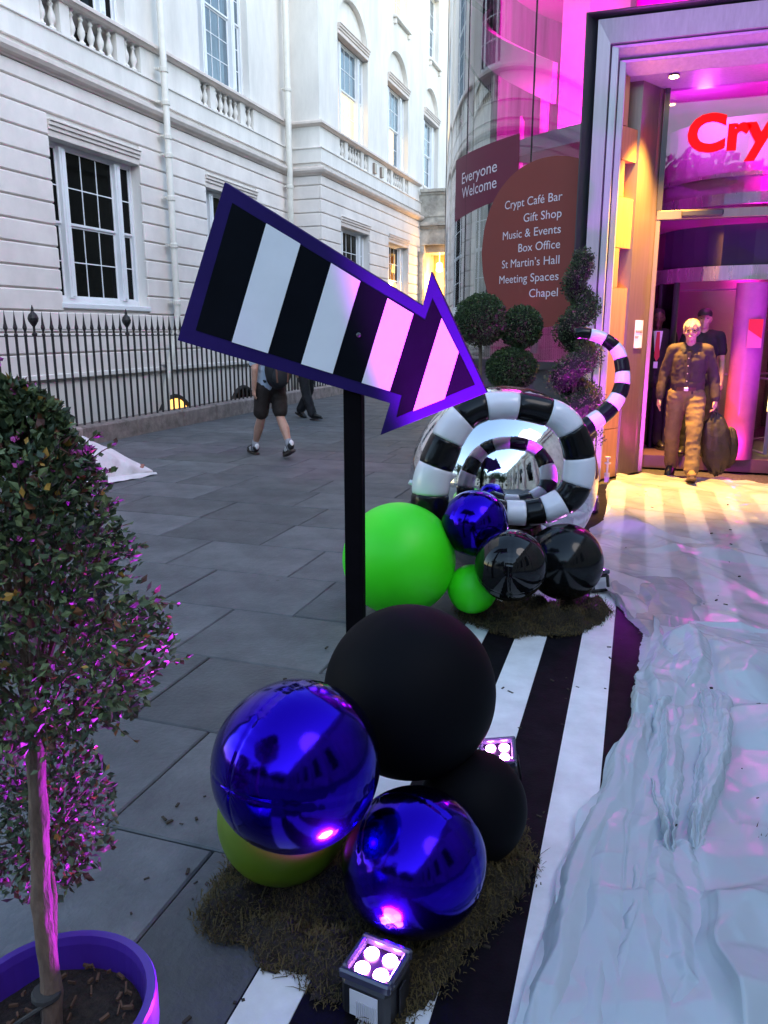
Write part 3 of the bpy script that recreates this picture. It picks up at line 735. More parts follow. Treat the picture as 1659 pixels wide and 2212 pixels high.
# upright warm tube lights glimmering behind the glass
tubes = emis('tube_glow', (1, .80, .18), 5)
for x, y, z0, z1, r in ((.18, 12.6, 1.35, 1.9, .012), (1.35, 12.9, 1.0, 2.05, .012), (.62, 13.2, 1.6, 2.2, .008), (1.62, 12.2, .5, 1.95, .014)):
    m = MB(); m.tube([(x, y, z0), (x, y, z1)], r, 6); m.build('tube_light', tubes, lobby)
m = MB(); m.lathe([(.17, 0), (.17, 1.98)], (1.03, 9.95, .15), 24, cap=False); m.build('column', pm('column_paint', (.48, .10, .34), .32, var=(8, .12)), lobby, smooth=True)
ps = thing('red_poster', 'small red and pink poster on the magenta column', 'poster', (1.08, 9.76, 1.6))
m = MB(); m.box(1.005, 1.155, 9.765, 9.775, 1.42, 1.735); m.build('sheet', pm('poster_pink', (.75, .12, .32), .5), ps)
m = MB(); m.prism([(1.008, 1.732), (1.152, 1.732), (1.152, 1.52), (1.008, 1.62)], lambda x, z: (x, 9.761, z), lambda x, z: (x, 9.7635, z)); m.build('print', pm('poster_red', (.8, .02, .03), .5), ps)
# lights of the lobby
lamp_point('lobby_uplight', (1.2, 10.05, 3.35), 52, magenta, .15)
lamp_point('lobby_downlight', (.35, 9.95, 4.0), 10, (.85, .05, 1.0), .08)
lamp_point('column_lamp', (.98, 9.66, .32), 1.6, magenta, .05)
lamp_point('lobby_magenta', (1.2, 12.7, 2.5), 34, magenta, .2)
lamp_point('lobby_warm', (.4, 12.9, 2.4), 3, (1, .7, .3), .2)
# warm spotlight clamped under the portal head, lighting the jamb and the sheet below
sl = thing('warm_spotlight', 'small warm spotlight recessed under the doorway head', 'spotlight', (.02, 8.99, 4.08))
m = MB(); m.lathe([(.035, 0), (.05, -.005), (.055, -.02), (.045, -.02)], (.02, 8.99, 4.079), 14); m.build('housing', steel_dark, sl)
m = MB(); m.lathe([(.044, 0), (.001, .001)], (.02, 8.99, 4.052), 14, cap=False); m.build('lens', emis('warm_lens', (1, .72, .3), 20), sl)
lamp_point('warm_spot', (.02, 8.99, 4.03), 1150, (1.0, .48, .07), .04, 'SPOT', 62, (R(-2), R(1), 0), .9)
# ------------------------------------------------------------------ striped carpet
def carp(x, y):
    a = R(.8); dx, dy = x + .2, y - 1.5
    return (-.2 + dx * math.cos(a) - dy * math.sin(a), 1.5 + dx * math.sin(a) + dy * math.cos(a))
vinyl_b = pm('black_vinyl', (.005, .004, .007), .65, spec=.10, var=(9, .5), bump=(120, .1))
vinyl_w = pm('white_vinyl', (.76, .78, .81), .5, var=(7, .13), col2=(.60, .61, .63))
carpet = thing('striped_carpet', 'black floor covering with long white stripes leading to the doorway', 'carpet', (.8, 5, 0))
m = MB(); m.prism([(-.845, .75), (2.65, .75), (2.65, 8.50), (-.845, 8.50)], lambda x, y: (*carp(x, y), .001), lambda x, y: (*carp(x, y), .006)); m.build('backing', vinyl_b, carpet)
for x0, x1 in [(-.838, -.70)] + [(-.545 + .338 * i, -.385 + .338 * i) for i in range(0, 9)]:
    m = MB(); m.prism([(x0, .752), (x1, .752), (x1, 8.49), (x0, 8.49)], lambda x, y: (*carp(x, y), .004), lambda x, y: (*carp(x, y), .0095)); m.build('white_stripe', vinyl_w, carpet)

# ------------------------------------------------------------------ arrow sign
purple = pm('purple_paint', (.017, .008, .085), .6, spec=.08, var=(5, .12), bump=(150, .05))
navy = pm('black_paint', (.003, .004, .007), .65, spec=.04, var=(5, .2))
arrow_w = pm('white_board_paint', (.70, .72, .76), .5, var=(4, .05))
outer = [(-1.806, 2.231), (-0.909, 1.704), (-0.875, 1.839), (-0.63, 1.354), (-1.095, 1.159), (-1.051, 1.299), (-2.089, 1.56)]
inner = [(-1.772, 2.144), (-0.897, 1.645), (-0.866, 1.729), (-0.681, 1.385), (-1.02, 1.239), (-0.996, 1.333), (-1.987, 1.605)]
stripes = [[(-1.61, 2.053), (-1.452, 1.964), (-1.623, 1.505), (-1.802, 1.553)], [(-1.312, 1.882), (-1.181, 1.806), (-1.313, 1.42), (-1.462, 1.46)],
           [(-1.06, 1.735), (-0.947, 1.671), (-1.05, 1.35), (-1.178, 1.383)], [(-0.826, 1.653), (-0.752, 1.517), (-0.808, 1.324), (-0.945, 1.268)]]
AY = 3.22
arrow = thing('arrow_sign', 'large crooked arrow sign with black and white stripes and purple border on a black post', 'sign', (-1.236, 3.3, 0))
def plate(poly, y0, y1, name, mat, par):
    q = MB(); q.prism(poly, lambda x, z: (x, y0, z), lambda x, z: (x, y1, z)); return q.build(name, mat, par)
board = plate(outer, AY, AY + .03, 'board', purple, arrow)
m = board.modifiers.new('edge', 'BEVEL'); m.width = .002; m.segments = 2
plate(inner, AY - .0025, AY, 'black_panel', navy, arrow)
for s in stripes: plate(s, AY - .005, AY - .0025, 'white_stripe', arrow_w, arrow)
q = MB(); q.lathe([(.009, 0), (.011, .002), (.004, .006)], (0, 0, 0), 12)
q.v = [(-1.19 + x, AY - .003 - z, 1.585 + y) for x, y, z in q.v]; q.build('bolt', steel_dark, arrow)
q = MB(); q.box(-1.280, -1.194, 3.252, 3.30, 0.006, 1.72, .004); q.build('post', pm('post_paint', (.003, .0025, .004), .65, spec=.05, var=(9, .4)), arrow)
q = MB(); q.box(-1.31, -1.16, 3.23, 3.375, .004, .014, .003); q.build('base_plate', navy, arrow)

# ------------------------------------------------------------------ balloons
def foil(name, col, rough=.06):
    m_ = pm(name, col, rough, metal=1.0, bump=(5.5, .10)); return m_
chrome = foil('chrome_foil', (.86, .87, .90), .035); blue_foil = foil('blue_foil', (.020, .004, .38), .13); black_foil = pm('black_foil', (.004, .004, .005), .05, spec=.38, bump=(5, .08))
black_gloss = pm('black_gloss_latex', (.004, .0045, .005), .14, spec=.32)
black_latex = pm('black_latex', (.0035, .0035, .005), .62, spec=.06, bump=(500, .02)); green_latex = pm('green_latex', (.045, .78, .010), .45, spec=.45); lime_latex = pm('lime_latex', (.10, .17, .008), .45, spec=.45)
def balloon(name, c, r, mat, label, seams=0, squash=1.0, knot=None, axis=None, group=None, n=72, mm=48):
    o = thing(name, label, 'balloon', (c[0], c[1], c[2] - r * squash), group)
    rot = Vector(axis).to_track_quat('Z', 'Y').to_matrix() if axis else None
    rn = random.Random(int(abs(c[0]) * 1e4)); off = Vector((rn.random() * 9, rn.random() * 9, rn.random() * 9))
    def fn(d, th, ph):
        q = 1.0 + .006 * noise.noise(d * 1.6 + off)
        if seams:
            a = (th * seams / (2 * math.pi)) % 1.0; a = min(a, 1 - a) * 2 * math.pi / seams * max(.15, math.sin(ph))
            q -= .010 * math.exp(-(a / .020) ** 2)
            q += .0035 * math.exp(-(a / .14) ** 2) * math.sin(ph * 46 + 3 * noise.noise(d * 3)) * min(1, math.sin(ph) * 1.5)
            pole = min(ph, math.pi - ph); q -= .02 * math.exp(-(pole / .05) ** 2); q += .0016 * math.exp(-(pole / .25) ** 2) * math.sin(th * 16)
        return q
    k = MB(); k.ell(c, (r, r, r * squash), n, mm, rot, fn); k.build('skin', mat, o, smooth=True)
    if knot:
        d = Vector(knot).normalized(); p = Vector(c) + d * r * .99
        k = MB(); k.tube([p, p + d * .014, p + d * .03, p + d * .045], [.008, .011, .007, .014], 8); k.build('knot', mat, o, smooth=True)
    return o
balloon('foil_balloon', (-.765, 1.599, .550), .208, blue_foil, 'shiny blue foil ball balloon with a pole tuck, on top left of the front cluster', 4, 1.02, axis=(-.35, -.85, .12), n=128, mm=80)
balloon('foil_balloon', (-.496, 1.733, .243), .192, blue_foil, 'shiny blue foil ball balloon nearest the front light, right above the moss', 4, .97, axis=(.55, -.15, -.8), n=128, mm=80)
balloon('latex_balloon', (-.924, 1.833, .219), .190, lime_latex, 'lime green balloon mostly hidden under a blue foil balloon', 0, knot=(0, .4, -1))
balloon('latex_balloon', (-.628, 2.126, .526), .263, black_latex, 'biggest matte black balloon on top of the front cluster', 0, knot=(.2, .5, -1))
balloon('latex_balloon', (-.417, 2.103, .186), .164, black_latex, 'smaller matte black balloon at the right of the front cluster by a stage light', 0, 1.04)
balloon('latex_balloon', (-1.261, 4.036, .354), .318, green_latex, 'large bright green balloon behind the sign post', 0, knot=(.3, .2, -1))
balloon('latex_balloon', (-.849, 4.084, .205), .137, green_latex, 'small bright green balloon tucked beside the large green one', 0)
balloon('foil_balloon', (-.857, 4.148, .566), .184, blue_foil, 'glossy blue foil balloon resting before the striped tube ring', 4, axis=(.2, .3, 1), n=96, mm=60)
balloon('foil_balloon', (-.618, 3.939, .406), .189, black_foil, 'glossy black foil balloon with pleated pole facing the street', 4, axis=(.1, -.75, -.55), n=128, mm=80)
balloon('latex_balloon', (-.383, 4.377, .324), .218, black_gloss, 'glossy plain black balloon at the right end of the rear cluster', 0)
balloon('chrome_balloon', (-.890, 5.170, .630), .626, chrome, 'giant mirror silver ball balloon inside the striped tube ring', 0, axis=(.1, -1, .2), n=160, mm=100)

# ------------------------------------------------------------------ striped inflatable tube: a ring in front of the mirror ball and a curling tail
tube_b = pm('black_inflatable', (.004, .004, .005), .2, spec=.3); tube_w = pm('white_inflatable', (.72, .73, .80), .22, spec=.5, coat=.3, var=(6, .04))
ring = [(-1.184, 4.27, 0.409), (-1.174, 4.292, 0.483), (-1.164, 4.309, 0.602), (-1.153, 4.321, 0.765), (-1.106, 4.345, 0.916), (-1.038, 4.374, 1.065), (-0.94, 4.411, 1.159), (-0.788, 4.463, 1.189), (-0.612, 4.521, 1.17), (-0.458, 4.57, 1.112), (-0.37, 4.593, 0.974), (-0.346, 4.594, 0.808), (-0.384, 4.574, 0.673), (-0.483, 4.537, 0.602), (-0.584, 4.502, 0.571), (-0.686, 4.468, 0.567), (-0.799, 4.43, 0.58), (-0.883, 4.404, 0.613)]
tail = [(-.66, 6.10, .66), (-.537, 6.118, .798), (-.425, 6.178, .891), (-.378, 6.203, .928), (-.288, 6.252, 1.003), (-.234, 6.288, 1.078), (-.2, 6.32, 1.162), (-.193, 6.344, 1.251), (-.204, 6.363, 1.344), (-.239, 6.376, 1.447), (-.307, 6.37, 1.517), (-.393, 6.353, 1.563), (-.513, 6.319, 1.587), (-.575, 6.301, 1.580)]
def cat(P, t):
    n = len(P); i = max(0, min(n - 2, int(math.floor(t)))); u = t - i
    p0, p1, p2, p3 = [Vector(P[max(0, min(n - 1, j))]) for j in (i - 1, i, i + 1, i + 2)]
    return .5 * ((2 * p1) + (p2 - p0) * u + (2 * p0 - 5 * p1 + 4 * p2 - p3) * u * u + (3 * p1 - p0 - 3 * p2 + p3) * u ** 3)
worm = thing('inflatable_tube', 'black and white striped inflatable tube coiled round the mirror ball with a curling tail', 'inflatable', (-.8, 5.2, 0))
def bands(P, radius, first_black):
    n = len(P)
    for b in range(n - 1):
        t0, t1 = max(0, b - .5), min(n - 1, b + .5)
        if b == 0: t0, t1 = 0, .5
        if b == n - 2: t1 = n - 1
        mat = tube_b if (b % 2 == 0) == first_black else tube_w
        k = MB(); ns, nr = 14, 30; pts = []
        ring_v = []; prev = None
        for i in range(ns + 1):
            t = t0 + (t1 - t0) * i / ns; p = cat(P, t); d = (cat(P, min(t + .02, n - 1)) - cat(P, max(t - .02, 0))).normalized()
            up = Vector((0, -1, .2)); u = d.cross(up).normalized(); w = d.cross(u)
            e = abs(2 * i / ns - 1); rr = radius(t) * (1 - .055 * e ** 6)
            if b == n - 2 and not callable(None) and t > n - 1.6: rr *= max(.12, math.sqrt(max(0, 1 - ((t - (n - 1.6)) / .62) ** 2)))
            for q in range(nr):
                a = 2 * math.pi * q / nr; wr = 1 + .020 * (e ** 3) * math.sin(11 * a + 5 * noise.noise(p * 6)) * (1 if math.cos(a) > -.2 else 1.6)
                ring_v.append(p + (u * math.cos(a) + w * math.sin(a)) * rr * wr)
        fs = [(i * nr + q, i * nr + (q + 1) % nr, (i + 1) * nr + (q + 1) % nr, (i + 1) * nr + q) for i in range(ns) for q in range(nr)]
        fs.append(tuple(range(nr))); fs.append(tuple(ns * nr + q for q in range(nr)))
        k.add(ring_v, fs).build('band', mat, worm, smooth=True)
bands(ring, lambda t: float(np.interp(t, [0, 3, 5, 7, 9, 11, 13, 15, 17], [.113, .110, .096, .080, .084, .094, .084, .074, .070])), True)
bands(tail, lambda t: .078 - .0028 * t, True)
k = MB(); k.tube([(-1.255, 4.33, .73), (-1.285, 4.32, .74), (-1.295, 4.32, .73)], [.02, .016, .004], 6); k.tube([(-1.06, 4.36, .76), (-1.03, 4.36, .79), (-1.02, 4.36, .795)], [.02, .014, .004], 6); k.build('tie_tabs', tube_w, worm)

# ------------------------------------------------------------------ battery stage lights
def stage_light(loc, yaw, label, energy, col, cone=125, tilt=(0, 0), aim=None, k=.82):
    o = thing('stage_light', label, 'stage light', loc, 'small four-lens stage lights on the ground')
    M = Matrix.Translation(loc) @ Matrix.Rotation(yaw, 4, 'Z') @ Matrix.Rotation(tilt[0], 4, 'X') @ Matrix.Rotation(tilt[1], 4, 'Y') @ Matrix.Scale(k, 4)
    def put(q, name, mat, smooth=False, par=None):
        q.v = [tuple(M @ Vector(v)) for v in q.v]; return q.build(name, mat, par or o, smooth)
    h = .165; a = .078
    put(MB().box(-a, a, -a, a, .012, h - .028, .014), 'body', stage_black)
    put(MB().box(-.045, .045, -a - .004, -a - .001, .03, h - .05, .001), 'side_panel', stage_white)
    for i in range(11):
        put(MB().box(-.022 + .006 * i, -.0195 + .006 * i, -a - .0085, -a - .0042, .03, h - .08), 'cooling_rib', stage_white)
    q = MB(); rim = .016
    for x0, x1, y0, y1 in ((-a - .004, a + .004, -a - .004, -a + rim), (-a - .004, a + .004, a - rim, a + .004), (-a - .004, -a + rim, -a + rim, a - rim), (a - rim, a + .004, -a + rim, a - rim)): q.box(x0, x1, y0, y1, h - .028, h + .004, .006)
    put(q, 'rim', stage_rim)
    put(MB().box(-a + rim, a - rim, -a + rim, a - rim, h - .027, h - .020), 'lens_plate', stage_plate)
    for sx in (-1, 1):
        for sy in (-1, 1):
            put(MB().ell((sx * .030, sy * .030, h - .016), (.0225, .0225, .010), 16, 8), 'lens', led_lens, True)
    for sx in (-1, 1): put(MB().box(sx * (a + .006) - .003, sx * (a + .006) + .003, -.02, .02, .0, h * .7, .002), 'bracket', stage_black)
    put(MB().box(-.06, .06, -.05, .05, -.0, .012, .003), 'foot', stage_black)
    p = M @ Vector((0, 0, h + .012)); z = (M.to_3x3() @ Vector((0, 0, -1))) if aim is None else (p - Vector(aim))
    l = lamp_point('stage_lamp', p, energy, col, .045, 'SPOT', cone, None, .55); l.rotation_euler = z.to_track_quat('Z', 'Y').to_euler()
    return o
stage_black = pm('stage_black', (.012, .012, .016), .35); stage_white = pm('stage_white', (.55, .55, .6), .5); stage_rim = pm('stage_rim', (.05, .05, .09), .15, spec=.8, coat=.5); stage_plate = pm('stage_plate', (.006, .003, .010), .3, spec=.3)
led_lens = emis('violet_lens', (.95, .30, 1.0), 22)
VIO = (.62, .02, 1.0); MAG = (.88, .02, 1.0)
stage_light((-.518, 1.49, .006), R(-8), 'stage light with four glowing lenses standing on the moss at the front', 56, VIO, cone=165)
stage_light((-.405, 2.57, .01), R(12), 'stage light glowing pink behind the smaller matte black balloon', 620, (.66, .0, 1.0), cone=40, tilt=(R(14), R(-10)), aim=(-.60, 3.22, 1.42))
stage_light((-.215, 4.86, .01), R(25), 'stage light half hidden behind the right black balloon by the plastic sheet', 210, VIO, tilt=(R(-10), R(-4)), aim=(-.40, 5.5, .9))
stage_light((-.42, 7.15, .01), R(0), 'stage light among the clipped shrubs behind the mirror ball', 60, MAG, cone=100, aim=(-.42, 6.9, 1.5))
stage_light((2.05, 8.2, .012), R(0), 'stage light at the right foot of the steel doorway', 70, (.42, .0, 1.0), tilt=(R(-8), R(-12)))

# ------------------------------------------------------------------ moss
moss_base = pm('moss_base', (.022, .015, .006), .95, var=(30, .6), bump=(90, 1.0)); moss_a = pm('moss_strand', (.085, .060, .018), .9, var=(14, .55)); 
def moss(poly, label, h, n, seed, drop=()):
    rn = random.Random(seed); P = [Vector(p) for p in poly]; N = len(P)
    cen = sum(P, Vector((0, 0))) / N
    o = thing('moss_mound', label, 'moss', (cen.x, cen.y, 0))
    def inside(x, y):
        c = False; j = N - 1
        for i in range(N):
            if (P[i].y > y) != (P[j].y > y) and x < (P[j].x - P[i].x) * (y - P[i].y) / (P[j].y - P[i].y) + P[i].x: c = not c
            j = i
        return c
    def edge(x, y):
        d = 9
        for i in range(N):
            a, b = P[i], P[(i + 1) % N]; ab = b - a; t = max(0, min(1, (Vector((x, y)) - a).dot(ab) / ab.length_squared)); d = min(d, (a + ab * t - Vector((x, y))).length)
        return d
    def height(x, y):
        if not inside(x, y): return -1
        e = edge(x, y); lump = .6 + .9 * fbm((x * 8 + seed, y * 8, 0), 3) + .35 * noise.noise(Vector((x * 22, y * 22, seed)))
        return max(.006, min(1, e / .10) ** .6 * h * max(.25, lump))
    x0, x1 = min(p.x for p in P) - .05, max(p.x for p in P) + .05; y0, y1 = min(p.y for p in P) - .05, max(p.y for p in P) + .05
    st = .016; nx, ny = int((x1 - x0) / st), int((y1 - y0) / st)
    q = MB(); H = {}
    for i in range(nx + 1):
        for j in range(ny + 1):
            x, y = x0 + i * st + .01 * noise.noise(Vector((i * .7, j * .7, 1))), y0 + j * st
            hh = height(x, y)
            if hh > 0: H[(i, j)] = len(q.v); q.v.append((x, y, .008 + hh))
    for (i, j), a in list(H.items()):
        if all(k in H for k in ((i + 1, j), (i, j + 1), (i + 1, j + 1))): q.f.append((a, H[(i + 1, j)], H[(i + 1, j + 1)], H[(i, j + 1)])); q.mi.append(0)
    q.build('mat', moss_base, o, smooth=True)
    s = MB(); cnt = 0
    while cnt < n:
        x, y = rn.uniform(x0, x1), rn.uniform(y0, y1); jx = rn.gauss(0, .012); hh = height(x, y)
        if hh < 0: continue
        cnt += 1; x += jx; L = rn.uniform(.007, .026) * (2.2 if rn.random() < .05 else 1); az = rn.uniform(0, 6.283); el = rn.uniform(.1, 1.3)
        d = Vector((math.cos(az) * math.cos(el), math.sin(az) * math.cos(el), math.sin(el))); w = Vector((-d.y, d.x, 0)).normalized() * rn.uniform(.0009, .0018)
        p = Vector((x, y, .008 + hh + rn.uniform(-.006, .002))); mid = p + d * L * .6 + Vector((0, 0, .003)); e = p + d * L + Vector((rn.uniform(-.006, .006), rn.uniform(-.006, .006), -.003))
        s.add([p - w, p + w, mid + w, mid - w, e], [(0, 1, 2, 3), (3, 2, 4)])
    so = s.build('strands', moss_a, o); so['kind'] = 'stuff'
    return o
moss([(-1.12, 1.86), (-1.10, 1.60), (-1.0, 1.53), (-.90, 1.555), (-.83, 1.49), (-.72, 1.50), (-.66, 1.425), (-.59, 1.47), (-.50, 1.40), (-.43, 1.44), (-.36, 1.60), (-.31, 1.79), (-.26, 1.90), (-.205, 2.1), (-.27, 2.28), (-.5, 2.3), (-.8, 2.1)], 'brown moss mound under the front balloons and stage light', .060, 15000, 3)
moss([(-1.0, 4.25), (-.92, 4.08), (-.74, 3.95), (-.66, 3.93), (-.56, 3.90), (-.46, 3.99), (-.37, 3.98), (-.24, 4.09), (-.14, 4.3), (-.10, 4.5), (-.23, 4.68), (-.5, 4.5), (-.8, 4.4)], 'dark moss mound under the rear black and green balloons', .085, 9000, 5)
moss([(.40, 2.49), (.42, 2.44), (.49, 2.43), (.53, 2.47), (.50, 2.53), (.44, 2.53)], 'small loose moss tuft lying on the plastic sheet', .02, 420, 8)
# ------------------------------------------------------------------ polythene sheets: crumpled film with straight sharp creases
def tri_noise(x, y, seed):
    """piecewise-linear noise on a triangle lattice: flat facets that meet in creases"""
    s = (x + y) * .36602540378; i = np.floor(x + s); j = np.floor(y + s); t = (i + j) * .2113248654
    x0, y0 = x - i + t, y - j + t; a = x0 > y0; i1 = np.where(a, 1, 0); j1 = 1 - i1
    def h(p, q):
        v = np.sin(p * 127.1 + q * 311.7 + seed * 74.7) * 43758.5453; return v - np.floor(v)
    # barycentric weights in the skewed cell
    u, v = x + s - i, y + s - j
    w1 = np.where(a, u - v, v - u); w2 = np.where(a, v, u); w0 = 1 - w1 - w2
    return h(i, j) * w0 + h(i + i1, j + j1) * w1 + h(i + 1, j + 1) * w2
def crumple(x, y, seed, ang, fx, fy, warp=.5):
    c, s = math.cos(ang), math.sin(ang); a = (x * c + y * s) * fx; b = (-x * s + y * c) * fy
    a2 = a + warp * (tri_noise(a * .6, b * .6, seed + 3) - .5); b2 = b + warp * (tri_noise(a * .6 + 9, b * .6, seed + 5) - .5)
    return tri_noise(a2, b2, seed)
def blur(H, n):
    for _ in range(n):
        K = np.pad(H, 1, mode='edge'); H = (K[:-2, 1:-1] + K[2:, 1:-1] + K[1:-1, :-2] + K[1:-1, 2:] + 2 * H) / 6
    return H
def film(name, alpha, col, rough):
    m_ = bpy.data.materials.new(name); m_.use_nodes = True; nt = m_.node_tree; b = nt.nodes['Principled BSDF']; out = nt.nodes['Material Output']
    b.inputs['Base Color'].default_value = (*col, 1); b.inputs['Roughness'].default_value = rough; b.inputs['Specular IOR Level'].default_value = .5
    tl = nt.nodes.new('ShaderNodeBsdfTranslucent'); tl.inputs[0].default_value = (*col, 1)
    tr = nt.nodes.new('ShaderNodeBsdfTransparent'); m1 = nt.nodes.new('ShaderNodeMixShader'); m2 = nt.nodes.new('ShaderNodeMixShader')
    tc = nt.nodes.new('ShaderNodeTexCoord'); n = nt.nodes.new('ShaderNodeTexNoise'); n.inputs['Scale'].default_value = 14; n.inputs['Detail'].default_value = 6
    bp = nt.nodes.new('ShaderNodeBump'); bp.inputs['Strength'].default_value = .10; bp.inputs['Distance'].default_value = .02
    nt.links.new(tc.outputs['Object'], n.inputs['Vector']); nt.links.new(n.outputs[0], bp.inputs['Height']); nt.links.new(bp.outputs[0], b.inputs['Normal'])
    # cloudy thickness: the film is clearer in patches where it lies tight on the floor
    n3 = nt.nodes.new('ShaderNodeTexNoise'); n3.inputs['Scale'].default_value = 1.6; n3.inputs['Detail'].default_value = 4; mr = nt.nodes.new('ShaderNodeMapRange')
    mr.inputs[1].default_value = .3; mr.inputs[2].default_value = .7; mr.inputs[3].default_value = alpha * .55; mr.inputs[4].default_value = min(1, alpha * 1.4)
    nt.links.new(tc.outputs['Object'], n3.inputs['Vector']); nt.links.new(n3.outputs[0], mr.inputs[0]); nt.links.new(mr.outputs[0], m2.inputs[0])
    m1.inputs[0].default_value = .25
    nt.links.new(b.outputs[0], m1.inputs[1]); nt.links.new(tl.outputs[0], m1.inputs[2]); nt.links.new(m1.outputs[0], m2.inputs[1]); nt.links.new(tr.outputs[0], m2.inputs[2]); nt.links.new(m2.outputs[0], out.inputs[0])
    MATS[name] = m_; return m_
def ridges(P, count, seed):
    """short sharp crease lines pressed into the film"""
    r = np.random.RandomState(seed); lo, hi = P[..., :2].reshape(-1, 2).min(0), P[..., :2].reshape(-1, 2).max(0); xx, yy = P[..., 0], P[..., 1]
    for _ in range(count):
        c = lo + (hi - lo) * r.rand(2); a = r.rand() * math.pi; L = r.uniform(.05, .22) * (2 if r.rand() < .12 else 1); A = r.uniform(.002, .007) * r.choice([1, 1, -.5]); w = r.uniform(.006, .016)
        j0, j1 = np.searchsorted(yy[:, 0], [c[1] - L - .05, c[1] + L + .05]); dx, dy = xx[j0:j1] - c[0], yy[j0:j1] - c[1]
        u = (dx * math.cos(a) + dy * math.sin(a)) / L; v = -dx * math.sin(a) + dy * math.cos(a)
        P[j0:j1, :, 2] += np.where((np.abs(u) < 1) & (np.abs(v) < 6 * w), A * np.exp(-np.abs(v) / w) * (1 - np.abs(u)), 0)
    P[..., 2] = np.maximum(P[..., 2], .0125)
def poly_x(tab, y): return float(np.interp(y, [t[1] for t in tab], [t[0] for t in tab]))
def sheet_obj(P, mat, label, name='plastic_sheet'):
    ny, nx = P.shape[:2]
    c = P.reshape(-1, 3).mean(0); loc = Vector((float(c[0]), float(c[1]), 0))
    idx = np.arange(ny * nx).reshape(ny, nx); q = np.stack([idx[:-1, :-1], idx[:-1, 1:], idx[1:, 1:], idx[1:, :-1]], -1).reshape(-1, 4)
    me = bpy.data.meshes.new(name); me.from_pydata((P.reshape(-1, 3) - np.array([loc.x, loc.y, 0])).tolist(), [], q.tolist())
    me.materials.append(mat); me.polygons.foreach_set('use_smooth', [True] * len(me.polygons)); me.update()
    return tag(mesh_obj(name, me, None, loc), label, 'plastic sheet')
# rear sheet, thin enough to show the stripes
edge_r = [(.30, 3.9), (.10, 4.20), (-.16, 4.80), (-.23, 4.86), (-.235, 5.40), (-.33, 6.1), (-.37, 6.47), (-.29, 6.62), (-.24, 7.15), (-.31, 7.7), (-.34, 8.33), (-.26, 8.6), (-.27, 9.15), (-.1, 9.2)]
ny, nx = 420, 240
ys = np.linspace(3.95, 9.18, ny); us = np.linspace(0, 1, nx); P = np.zeros((ny, nx, 3))
for j, yv in enumerate(ys):
    xl = poly_x(edge_r, yv) + .03 * noise.noise(Vector((yv * 4, 0, 3))) + .012 * noise.noise(Vector((yv * 17, 0, 3))); P[j, :, 0] = xl + (2.5 - xl) * us; P[j, :, 1] = yv
P[:, :, 1] += (np.linspace(0, 1, ny)[:, None] ** 8) * (.07 * np.sin(P[..., 0] * 9) + .05 * np.sin(P[..., 0] * 23 + 1))
x, y = P[..., 0], P[..., 1]
h = .11 * np.clip(crumple(x, y, 1, .35, 2.0, .9) - .5, 0, 1) + .14 * np.clip(crumple(x, y, 7, -.5, 1.2, 3.0) - .58, 0, 1) + .034 * crumple(x, y, 2, 1.0, 4.0, 2.0) + .012 * crumple(x, y, 4, .2, 10, 6)
P[..., 2] = np.maximum(.0125, .006 + blur(h, 1))
ridges(P, 420, 5)
sheet_obj(P, film('thin_polythene', .33, (.68, .675, .71), .20), 'thin see-through plastic sheet over the stripes in front of the doorway')
# front sheet: bunched into long folds on its left, spreading out towards the camera
edge_f = [(-.30, .75), (-.215, 1.3), (-.185, 1.55), (-.15, 2.0), (-.12, 2.38), (-.06, 2.60), (-.05, 2.78), (.02, 3.05), (.04, 3.3), (.03, 3.5), (.09, 3.9), (.12, 4.15), (.12, 4.45)]
edge_m = [(.42, .75), (.34, 1.4), (.29, 1.75), (.27, 2.2), (.27, 2.45), (.36, 2.84), (.45, 3.3), (.47, 3.5), (.44, 4.1), (.37, 4.3), (.34, 4.45)]
ny, nA, nB = 460, 150, 150; nx = nA + nB
ys = np.linspace(.80, 4.42, ny); P = np.zeros((ny, nx, 3))
for j, yv in enumerate(ys):
    xl, xm = poly_x(edge_f, yv) + .018 * noise.noise(Vector((yv * 6, 1, 3))), poly_x(edge_m, yv) + .03 * noise.noise(Vector((yv * 5, 5, 3)))
    P[j, :nA, 0] = xl + (xm - xl) * np.linspace(0, 1, nA); P[j, nA - 1:, 0] = np.linspace(xm, 1.75, nB + 1); P[j, :, 1] = yv
x, y = P[..., 0].copy(), P[..., 1].copy()
U = np.concatenate([np.linspace(0, 1, nA), np.full(nB, 1.0)])[None, :] * np.ones((ny, 1))
amp = np.interp(ys, [.8, 1.5, 2.0, 2.5, 3.2, 3.9, 4.25, 4.42], [.020, .026, .030, .036, .042, .045, .04, .015])[:, None]
env = np.minimum(1, U * 10) ** .6 * np.minimum(1, (1 - U) * 8) ** .7
uw = U + .12 * (crumple(x, y, 9, 0, 1.2, 1.6) - .5)
fold = .74 * crumple(uw, y, 11, .10, 3.6, 1.35, .9) + .23 * crumple(uw, y, 13, -.25, 6.5, 3.0, .9) + .03 * crumple(x, y, 15, .4, 11, 8, .9)
fold = np.clip((fold - .25) * 2.0, 0, 1.3)
small = .05 * crumple(x, y, 19, 0, 26, 18)
h = env * amp * (.12 + 1.15 * fold + small)
flat = .12 * np.clip(crumple(x, y, 23, 1.25, 2.2, 3.4) - .42, 0, 1) + .15 * np.clip(crumple(x, y, 27, .35, 1.3, 4.2) - .52, 0, 1) + .030 * crumple(x, y, 29, .4, 6, 4) + .006 * crumple(x, y, 31, 0, 16, 12)
P[..., 2] = np.maximum(.0165, .008 + blur(h + flat * (1 - .7 * env), 1))
P[..., 0] += env * .04 * (crumple(uw, y, 41, .1, 4, 1.2) - .5); P[..., 1] += env * .03 * (crumple(x, y, 43, .3, 6, 3) - .5)
P[-1, :, 2] = .014
